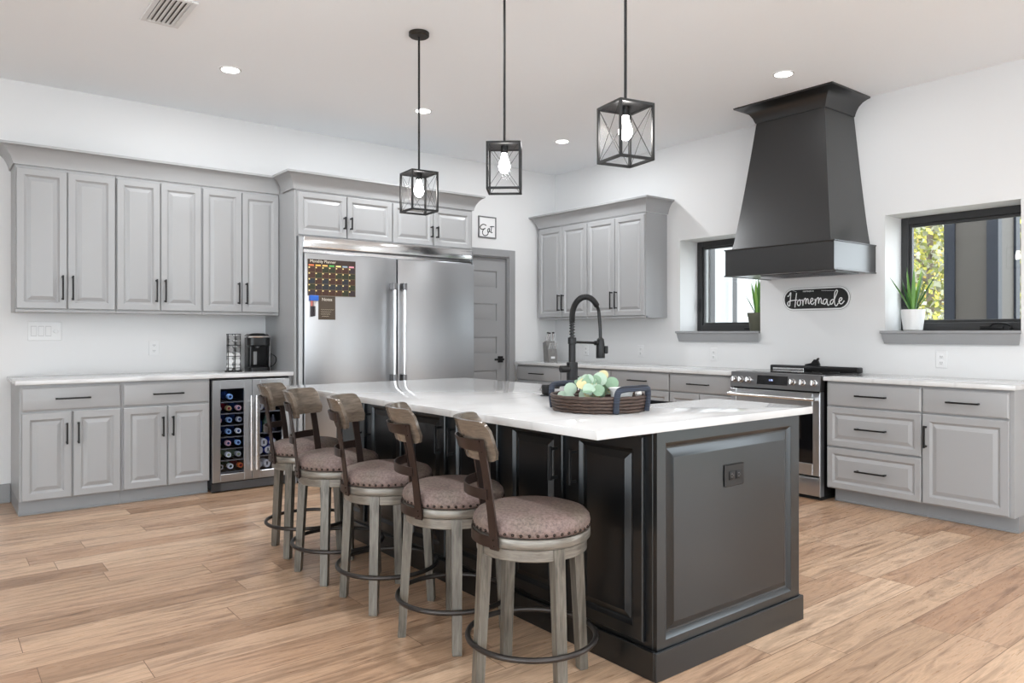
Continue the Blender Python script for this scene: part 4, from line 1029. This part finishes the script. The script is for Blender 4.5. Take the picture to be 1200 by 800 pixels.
# ------------------------------------------------------------------ potted plants in the window reveals
def blade(bm, base, az, ln, lean, wid, mi, curl=0.3):
    n = 9; L0, R0 = [], []; d = Vector((math.cos(az), math.sin(az), 0)); side = Vector((-d.y, d.x, 0))
    rows = []
    for i in range(n+1):
        t = i/n; ang = lean*(0.35+0.65*t**curl)
        if i == 0: pnt = Vector(base)
        else: pnt = rows[-1][3]+(d*math.sin(ang)+Vector((0, 0, 1))*math.cos(ang))*(ln/n)
        wdt = wid*(0.55+1.0*t if t < 0.4 else 0.95*(1-((t-0.4)/0.6)**1.7))+0.0006
        up = (d*math.cos(ang)-Vector((0, 0, 1))*math.sin(ang))
        rows.append((bm.verts.new(pnt-side*wdt), bm.verts.new(pnt-up*wdt*-0.35), bm.verts.new(pnt+side*wdt), pnt))
    for a, b in zip(rows, rows[1:]):
        for k in range(2):
            f = bm.faces.new((a[k], a[k+1], b[k+1], b[k])); f.material_index = mi; f.smooth = True
PL = [M('plant_green', rgb(92, 140, 60), 0.45), M('plant_dark_green', rgb(52, 96, 46), 0.45), M('plant_bright_green', rgb(136, 180, 84), 0.45)]
SOIL = M('potting_soil', rgb(50, 40, 32), 0.9)
def potted(label, loc, pot_m, prof, blades, seed):
    r = thing('potted_plant', label, 'plant', loc)
    h = prof[-1][1]; rt = prof[-1][0]
    bm = nbm(); add_lathe(bm, [(0, 0)]+prof+[(rt-0.008, h), (rt-0.012, h-0.02), (0, h-0.02)], 32); part('pot', bm, pot_m, r, 40)
    bm = nbm(); add_lathe(bm, [(0, h-0.0195), (rt-0.0125, h-0.0195), (0, h-0.0170)], 24); part('soil', bm, SOIL, r)
    bm = nbm(); rr = random.Random(seed)
    for az, ln, lean in blades: blade(bm, (0.018*math.cos(az), 0.018*math.sin(az), h-0.018), az, ln, lean, rr.uniform(0.012, 0.016), rr.choice((0, 0, 1, 2)))
    me = part('leaves', bm, PL, r, None)
    return r
IL = math.atan2(0.62, -0.785)            # azimuth that reads as image-left
potted('spiky green plant in a white pot on the clear right window ledge', (5.865, 2.535, W2[2]+0.0005), WHITEC, [(0.058, 0.0), (0.066, 0.006), (0.080, 0.120), (0.084, 0.160)],
       [(IL, 0.31, 0.62), (IL+0.3, 0.25, 0.42), (IL+PI, 0.36, 0.60), (IL+PI-0.2, 0.24, 0.75), (IL+1.2, 0.33, 0.12), (IL-1.3, 0.31, 0.15), (IL+2.2, 0.33, 0.22), (IL-2.2, 0.30, 0.20), (IL+0.1, 0.34, 0.10), (IL+2.8, 0.28, 0.35), (IL-0.6, 0.27, 0.25), (IL-2.7, 0.34, 0.28)], 2)
OLIVE = M('olive_grey_pot', rgb(92, 92, 78), 0.6)
potted('green plant in a dark olive pot, half hidden in the window beside the hood', (5.90, 3.895, W1[2]+0.0005), OLIVE, [(0.062, 0.0), (0.066, 0.004), (0.082, 0.130), (0.088, 0.130), (0.090, 0.165)],
       [(IL, 0.20, 0.55), (IL+0.4, 0.30, 0.20), (IL-0.5, 0.33, 0.16), (IL+1.5, 0.36, 0.08), (IL-1.6, 0.34, 0.10), (IL+PI, 0.32, 0.3), (IL+2.3, 0.34, 0.2), (IL-2.2, 0.33, 0.22), (IL-0.1, 0.36, 0.08), (IL+0.9, 0.28, 0.18)], 5)

# ------------------------------------------------------------------ pendants
def pendant(x, y, yaw, label, zb=1.952, zt=2.195):
    r = thing('pendant_light', label, 'pendant light', (x, y, zb), yaw, 'lantern pendants over the island')
    h = zt-zb; s = 0.083; b = 0.0055
    bm = nbm(); top = CZ-zb
    add_lathe(bm, [(0, top-0.028), (0.055, top-0.028), (0.062, top-0.022), (0.062, top-0.002), (0, top-0.001)], 32); part('canopy', bm, BRONZE, r)
    bm = nbm(); add_tube(bm, [(0, 0, h+0.01), (0, 0, top-0.026)], 0.0065, 12); part('rod', bm, BLACKM, r)
    bm = nbm()
    for sx in (-1, 1):
        for sy in (-1, 1): add_box(bm, sx*s-b, sx*s+b, sy*s-b, sy*s+b, 0, h, 0.001)
        for z in (0, h-2*b):
            add_box(bm, sx*s-b, sx*s+b, -s+b, s-b, z, z+2*b); add_box(bm, -s+b, s-b, sx*s-b, sx*s+b, z, z+2*b)
    part('lantern_frame', bm, BLACKM, r)
    for k in range(4):
        bm = nbm(); q = s-0.007
        for sg in (-1, 1): add_tube(bm, [(-q*sg, -s-0.001, 0.010), (q*sg, -s-0.001, h-0.012)], 0.0011, 5)
        xf(bm, Matrix.Rotation(PI/2*k, 4, 'Z')); part('cross_wire', bm, BLACKM, r)
        bm = nbm(); add_box(bm, -q, q, -s+0.0005, -s+0.0020, 0.011, h-0.012); xf(bm, Matrix.Rotation(PI/2*k, 4, 'Z')); part('glass_pane', bm, PENDG, r)
    bm = nbm(); add_loft(bm, [[(-s+b, -s+b, h-0.006), (s-b, -s+b, h-0.006), (s-b, s-b, h-0.006), (-s+b, s-b, h-0.006)], [(-0.02, -0.02, h+0.012), (0.02, -0.02, h+0.012), (0.02, 0.02, h+0.012), (-0.02, 0.02, h+0.012)]]); part('top_plate', bm, BLACKM, r)
    bm = nbm(); add_lathe(bm, [(0, h-0.006), (0.020, h-0.006), (0.018, h-0.045), (0, h-0.045)], 20); part('socket', bm, BLACKM, r)
    bm = nbm(); add_lathe(bm, [(0, h-0.148), (0.014, h-0.145), (0.026, h-0.130), (0.030, h-0.113), (0.027, h-0.095), (0.018, h-0.070), (0.013, h-0.045), (0, h-0.0445)], 24); part('bulb', bm, BULBM, r)
BULBM = emis('lit_bulb', (1.0, 0.97, 0.93, 1), BULB_E)
PX = 2.362
pendant(PX, 3.905, math.radians(-5.7), 'black lantern pendant at the far end of the island, in front of the fridge cabinets')
pendant(PX, 3.055, math.radians(49.0), 'black lantern pendant in the middle of the island row, facing square to the camera')
pendant(PX, 2.205, math.radians(-11.5), 'black lantern pendant nearest the camera, beside the range hood')

# ------------------------------------------------------------------ ceiling fittings
LENS = emis('downlight_lens', (1, 0.98, 0.96, 1), LENS_E)
def downlight(x, y, label, build=True, watt=DOWNLIGHT_W):
    if build:
        r = thing('recessed_light', label, 'ceiling light', (x, y, CZ), 0, 'recessed ceiling lights')
        bm = nbm(); add_lathe(bm, [(0.058, -0.001), (0.060, -0.006), (0.072, -0.004), (0.075, -0.0005)], 32); part('trim_ring', bm, WHITEP, r)
        bm = nbm(); add_lathe(bm, [(0, -0.004), (0.059, -0.004), (0.059, -0.002), (0, -0.002)], 32); part('lens', bm, LENS, r)
    ld = bpy.data.lights.new('downlight', 'AREA'); ld.shape = 'DISK'; ld.size = 0.11; ld.energy = watt; ld.color = (0.95, 0.975, 1.0)
    lo = bpy.data.objects.new('downlight_lamp', ld); COL.objects.link(lo); lo.location = (x, y, CZ-0.010)
downlight(1.666, 5.266, 'lit recessed ceiling light over the left wall cabinets')
downlight(3.219, 5.258, 'lit recessed ceiling light behind the far pendant rod')
downlight(4.775, 5.275, 'lit recessed ceiling light near the corner, between the pendants')
downlight(4.758, 2.933, 'lit recessed ceiling light in front of the range hood', True, DOWNLIGHT_W*0.35)
for x, y in ((1.67, 2.93), (1.67, 0.6), (3.2, 0.6), (3.2, -1.6)):       # unseen lamps and fixtures added to brighten the room
    bm = nbm(); add_lathe(bm, [(0.058, -0.001), (0.060, -0.006), (0.072, -0.004), (0.075, -0.0005)], 32, mi=0); add_lathe(bm, [(0, -0.004), (0.059, -0.004), (0.059, -0.002), (0, -0.002)], 32, mi=1)
    struct('trim_added_downlight', bm, [WHITEP, LENS]).location = (x, y, CZ)
    downlight(x, y, '', False)
r = thing('ceiling_vent', 'white slatted air vent in the ceiling at the top left', 'air vent', (1.085, 4.52, CZ))
bm = nbm(); a, b = 0.105, 0.215
add_box(bm, -a, -a+0.03, -b, b, -0.010, -0.0005, 0.003); add_box(bm, a-0.03, a, -b, b, -0.010, -0.0005, 0.003); add_box(bm, -a+0.03, a-0.03, -b, -b+0.03, -0.010, -0.0005, 0.003); add_box(bm, -a+0.03, a-0.03, b-0.03, b, -0.010, -0.0005, 0.003)
part('frame', bm, WHITEP, r)
part('duct_opening', add_box(nbm(), -a+0.03, a-0.03, -b+0.03, b-0.03, -0.002, -0.0005), SHADOWGREY, r)
for k in range(6):
    x = -a+0.042+k*(2*a-0.084)/5
    bm = nbm(); add_loft(bm, [[(x-0.010, y, -0.010), (x+0.009, y, -0.003), (x+0.010, y, -0.0045), (x-0.009, y, -0.0115)] for y in (-b+0.03, b-0.03)]); part('slat', bm, WHITEP, r)

# ------------------------------------------------------------------ bar stools
def arc_band(bm, rad, a0, a1, z0, z1, t, n=16, cx=0.0, lean=0.0, corner=0.0, drop=0.0):
    """curved upright band about (cx,0); lean = outward shift from z0 to z1"""
    loops = []
    for i in range(n+1):
        u = i/n; a = a0+(a1-a0)*u; e = min(u, 1-u)*abs(a1-a0)*rad
        c_ = 0.0
        if corner > 0 and e < corner: c_ = corner-math.sqrt(max(0, corner**2-(corner-e)**2))
        za, zb = z0+c_+drop*0, z1-c_
        ca, sa = math.cos(a), math.sin(a)
        def P(rr, z): k = lean*(z-z0)/(z1-z0); return (cx+(rr)*ca+k, rr*sa, z)
        loops.append([P(rad, za), P(rad+t, za), P(rad+t, zb), P(rad, zb)])
    return add_loft(bm, loops)
def build_stool():
    r = thing('bar_stool', '', 'bar stool', (0, 0, 0), 0, 'swivel stools along the island')
    ST_ = {}
    def sw(name, bm, m, parent=None, smooth=30):
        o = part(name, bm, m, parent or r, smooth)
        if parent is None: o['swivel'] = 1
        return o
    bm = nbm(); add_lathe(bm, [(0, 0.548), (0.196, 0.548), (0.203, 0.556), (0.206, 0.572), (0.203, 0.588), (0.190, 0.603), (0.160, 0.613), (0.10, 0.619), (0, 0.621)], 48)
    cu = sw('seat_cushion', bm, SEATM, None, 50)
    bm = nbm()
    for k in range(46):
        a = 2*PI*k/46; n0 = len(bm.verts); bmesh.ops.create_icosphere(bm, subdivisions=1, radius=0.0060, matrix=Matrix.Translation((0.2035*math.cos(a), 0.2035*math.sin(a), 0.560)))
    sw('nailhead_trim', bm, NAILM, cu, 60)
    bm = nbm(); add_lathe(bm, [(0, 0.512), (0.199, 0.512), (0.204, 0.515), (0.206, 0.520), (0.206, 0.540), (0.203, 0.546), (0, 0.5475)], 48); sw('seat_ring', bm, RINGW)
    bm = nbm(); add_lathe(bm, [(0.150, 0.470), (0.190, 0.470), (0.194, 0.474), (0.194, 0.508), (0.19, 0.5115), (0.15, 0.5115), (0.15, 0.470)], 48); part('base_ring', bm, RINGW, r)
    for k in range(4):
        bm = nbm(); r1, r0 = 0.178, 0.207
        def sec(rr, z, hw, hd): return [(rr-hd, -hw, z), (rr+hd, -hw, z), (rr+hd, hw, z), (rr-hd, hw, z)]
        add_loft(bm, [sec(r0, 0.0, 0.0165, 0.014), sec(r0, 0.006, 0.018, 0.016), sec(r1+0.0006, 0.509, 0.0205, 0.019), sec(r1, 0.511, 0.0195, 0.018)])
        xf(bm, Matrix.Rotation(PI/4+PI/2*k, 4, 'Z')); part('leg', bm, LEGW, r, 20)
    bm = nbm(); add_tube(bm, [(0.225*math.cos(2*PI*k/56), 0.225*math.sin(2*PI*k/56), 0.166) for k in range(56)], 0.0098, 12, closed=True); part('footrest_ring', bm, RINGM, r)
    ph = math.radians(46)
    # flat steel uprights, bent slightly backwards
    def post_c(z):
        t = (z-0.50)/0.40; return 0.148+0.010*max(0, t)+0.044*max(0, t)**1.6
    for s in (-1, 1):
        bm = nbm(); loops = []
        for i in range(13):
            z = 0.507+(0.872-0.507)*i/12; x = post_c(z); y = s*(0.152+0.004*i/12)
            d = Vector((math.cos(ph*0.85), s*math.sin(ph*0.85), 0)); tg = Vector((-d.y, d.x, 0))
            c_ = Vector((x, y, z)); hw = 0.0185-0.003*i/12
            loops.append([c_-tg*hw, c_+tg*hw, c_+tg*hw+d*0.006, c_-tg*hw+d*0.006])
        add_loft(bm, loops)
        pz = sw('back_post', bm, STRAPM)
        bm = nbm()
        for z in (0.520, 0.540, 0.830, 0.865):
            d = Vector((math.cos(ph*0.85), s*math.sin(ph*0.85), 0)); c_ = Vector((post_c(z), s*0.154, z))+d*0.006
            bmesh.ops.create_icosphere(bm, subdivisions=1, radius=0.0035, matrix=Matrix.Translation(c_))
        sw('rivet', bm, NAILM, pz)
    bm = nbm(); arc_band(bm, 0.2075, -ph-0.06, ph+0.06, 0.510, 0.546, 0.0045, 20); sw('back_strap', bm, STRAPM)
    bm = nbm(); zc = 0.690; arc_band(bm, 0.23, -0.74, 0.74, zc-0.017, zc+0.017, 0.004, 22, post_c(zc)-0.23*math.cos(0.74)+0.008); sw('back_strap', bm, STRAPM)
    zc = 0.850; cxr = post_c(zc)-0.2235*math.cos(0.75)+0.002
    bm = nbm(); arc_band(bm, 0.2235, -0.78, 0.78, zc-0.019, zc+0.019, 0.004, 24, cxr, 0.011); sw('back_strap', bm, STRAPM)
    bm = nbm(); arc_band(bm, 0.2045, -0.95, 0.95, 0.798, 0.930, 0.0185, 32, cxr-0.022, 0.044, 0.030)
    sw('backrest', bm, BACKW, None, 40)
    return r
stool = build_stool()
spots = [(1.705, 4.030, 145, -8, 'bar stool farthest from the camera, in front of the wine cooler'),
         (1.655, 3.530, 137, 2, 'second bar stool from the far end, its curved backrest turned flat to the camera'),
         (1.670, 3.040, 141, 0, 'bar stool in the middle of the five along the island'),
         (1.686, 2.520, 153, 15, 'second nearest bar stool, between the middle one and the closest'),
         (1.675, 2.010, 150, 33, 'bar stool closest to the camera, by the near corner of the island')]
for i, (x, y, back, leg, lb) in enumerate(spots):
    o = stool if i == 0 else copy_tree(stool)
    o.location = (x, y, 0); o.rotation_euler = (0, 0, math.radians(leg)); o['label'] = lb
    for ch in o.children:
        if ch.get('swivel'): ch.rotation_euler = (0, 0, math.radians(back-leg))

# ------------------------------------------------------------------ outdoors, seen through the windows
NAVY = M('navy_trim_paint', rgb(18, 24, 36), 0.6); TAUPE = M('taupe_siding', rgb(72, 67, 62), 0.7); BLUEG = M('blue_grey_trim', rgb(96, 108, 128), 0.6)
r = thing('porch_column', 'broad dark porch column outside the right window', 'column', (7.6, 2.68, -0.35))
part('core', add_box(nbm(), -0.24, 0.24, -0.20, 0.20, 0, 3.6), TAUPE, r)
bm = nbm()
for sx in (-1, 1):
    for sy in (-1, 1): add_box(bm, sx*0.215-0.045, sx*0.215+0.045, sy*0.175-0.045, sy*0.175+0.045, 0, 3.6)
part('corner_board', bm, NAVY, r)
r = thing('porch_post', 'slim blue-grey post beside the dark porch column', 'post', (7.9, 2.535, -0.35))
part('shaft', add_box(nbm(), -0.05, 0.05, -0.05, 0.05, 0.12, 3.6, 0.006), BLUEG, r); part('plinth', add_box(nbm(), -0.075, 0.075, -0.075, 0.075, 0, 0.12, 0.006), BLUEG, r)
struct('trim_porch', add_box(nbm(), 6.1, 9.4, 4.9, 5.1, -0.35, 3.3), M('pale_stucco', (0.55, 0.55, 0.55, 1), 0.8))
GP = M('grey_post_paint', (0.16, 0.16, 0.165, 1), 0.6)
def post(x, y, wd, label):
    r = thing('porch_post', label, 'post', (x, y, -0.35), 0.65)
    part('shaft', add_box(nbm(), -wd, wd, -wd, wd, 0.15, 3.5, 0.005), GP, r); part('plinth', add_box(nbm(), -wd-0.02, wd+0.02, -wd-0.02, wd+0.02, 0, 0.15, 0.005), GP, r)
post(6.55, 4.865, 0.026, 'rough grey post outside, at the left edge of the half-hidden window')
post(6.85, 4.800, 0.024, 'dark grey post outside, seen left of the plant in the half-hidden window')
BARK = M('tree_bark', rgb(110, 98, 86), 0.9)
TL = [M('foliage_yellow_green', rgb(176, 170, 78), 0.7), M('foliage_olive', rgb(112, 118, 60), 0.7), M('foliage_grey_green', rgb(150, 150, 128), 0.7), M('foliage_gold', rgb(206, 178, 96), 0.7)]
def tree(x, y, h, seed, label, kind, spread):
    rr = random.Random(seed); r = thing('tree', label, 'tree', (x, y, -0.35), 0, 'trees beyond the window')
    bm = nbm(); add_tube(bm, [(0, 0, 0), (0.05, 0.03, h*0.4), (0.0, 0.05, h*0.75), (0.02, 0, h*0.98)], [0.075, 0.06, 0.04, 0.015], 9)
    for k in range(9):
        z = h*rr.uniform(0.2, 0.9); a = rr.uniform(0, 6.28); l = rr.uniform(0.3, 0.8)*spread; add_tube(bm, [(0, 0, z), (l*math.cos(a), l*math.sin(a), z+0.4*l)], [0.035, 0.01], 6)
    part('trunk', bm, BARK, r)
    bm = nbm()
    for k in range(6500):
        z = h*rr.uniform(0.10, 1.0); rad = spread*(1.05-z/h)**0.5*rr.random()**0.5; a = rr.uniform(0, 6.28)
        c_ = Vector((rad*math.cos(a), rad*math.sin(a), z)); n = Vector((rr.gauss(0, 1), rr.gauss(0, 1), rr.gauss(0, 1))).normalized(); t = n.orthogonal().normalized(); b = n.cross(t); s = rr.uniform(0.05, 0.12)*(0.42+0.24*spread)
        f = bm.faces.new([bm.verts.new(c_+t*s), bm.verts.new(c_+b*s*0.6), bm.verts.new(c_-t*s), bm.verts.new(c_-b*s*0.6)]); f.material_index = rr.choice(kind)
    part('foliage', bm, TL, r, None)
tree(14.0, 5.75, 7.0, 1, 'pale olive tree outside, right behind the white-potted plant', (1, 2, 2, 0), 1.3)
tree(20.0, 8.2, 8.5, 2, 'yellow-green tree outside, between white-potted plant and dark column', (0, 0, 1, 3), 1.8)
tree(27.0, 11.0, 11.0, 3, 'taller grey-green tree farther off behind the yellow-green one', (2, 1, 2, 0), 2.3)
tree(17.5, 5.45, 7.5, 4, 'slim leafy tree outside at the far right edge of the window', (2, 2, 1, 0), 0.9)
bm = nbm(); rr = random.Random(9)
for k in range(9000):
    c_ = Vector((rr.uniform(0, 4), rr.uniform(-9, 9), rr.uniform(0, 14)*rr.uniform(0.5, 1))); n = Vector((rr.gauss(0, 1)-1, rr.gauss(0, 0.6), rr.gauss(0, 0.6))).normalized(); t = n.orthogonal().normalized(); b = n.cross(t); q = rr.uniform(0.16, 0.34)
    f = bm.faces.new([bm.verts.new(c_+t*q), bm.verts.new(c_+b*q*0.7), bm.verts.new(c_-t*q), bm.verts.new(c_-b*q*0.7)]); f.material_index = rr.choice((1, 2, 2, 0))
o = solo('tree_line', 'distant pale woodland filling the view behind the nearer trees outside', 'woodland', bm, TL, (36, 14.5, -0.35), 0, None, None); o['kind'] = 'stuff'
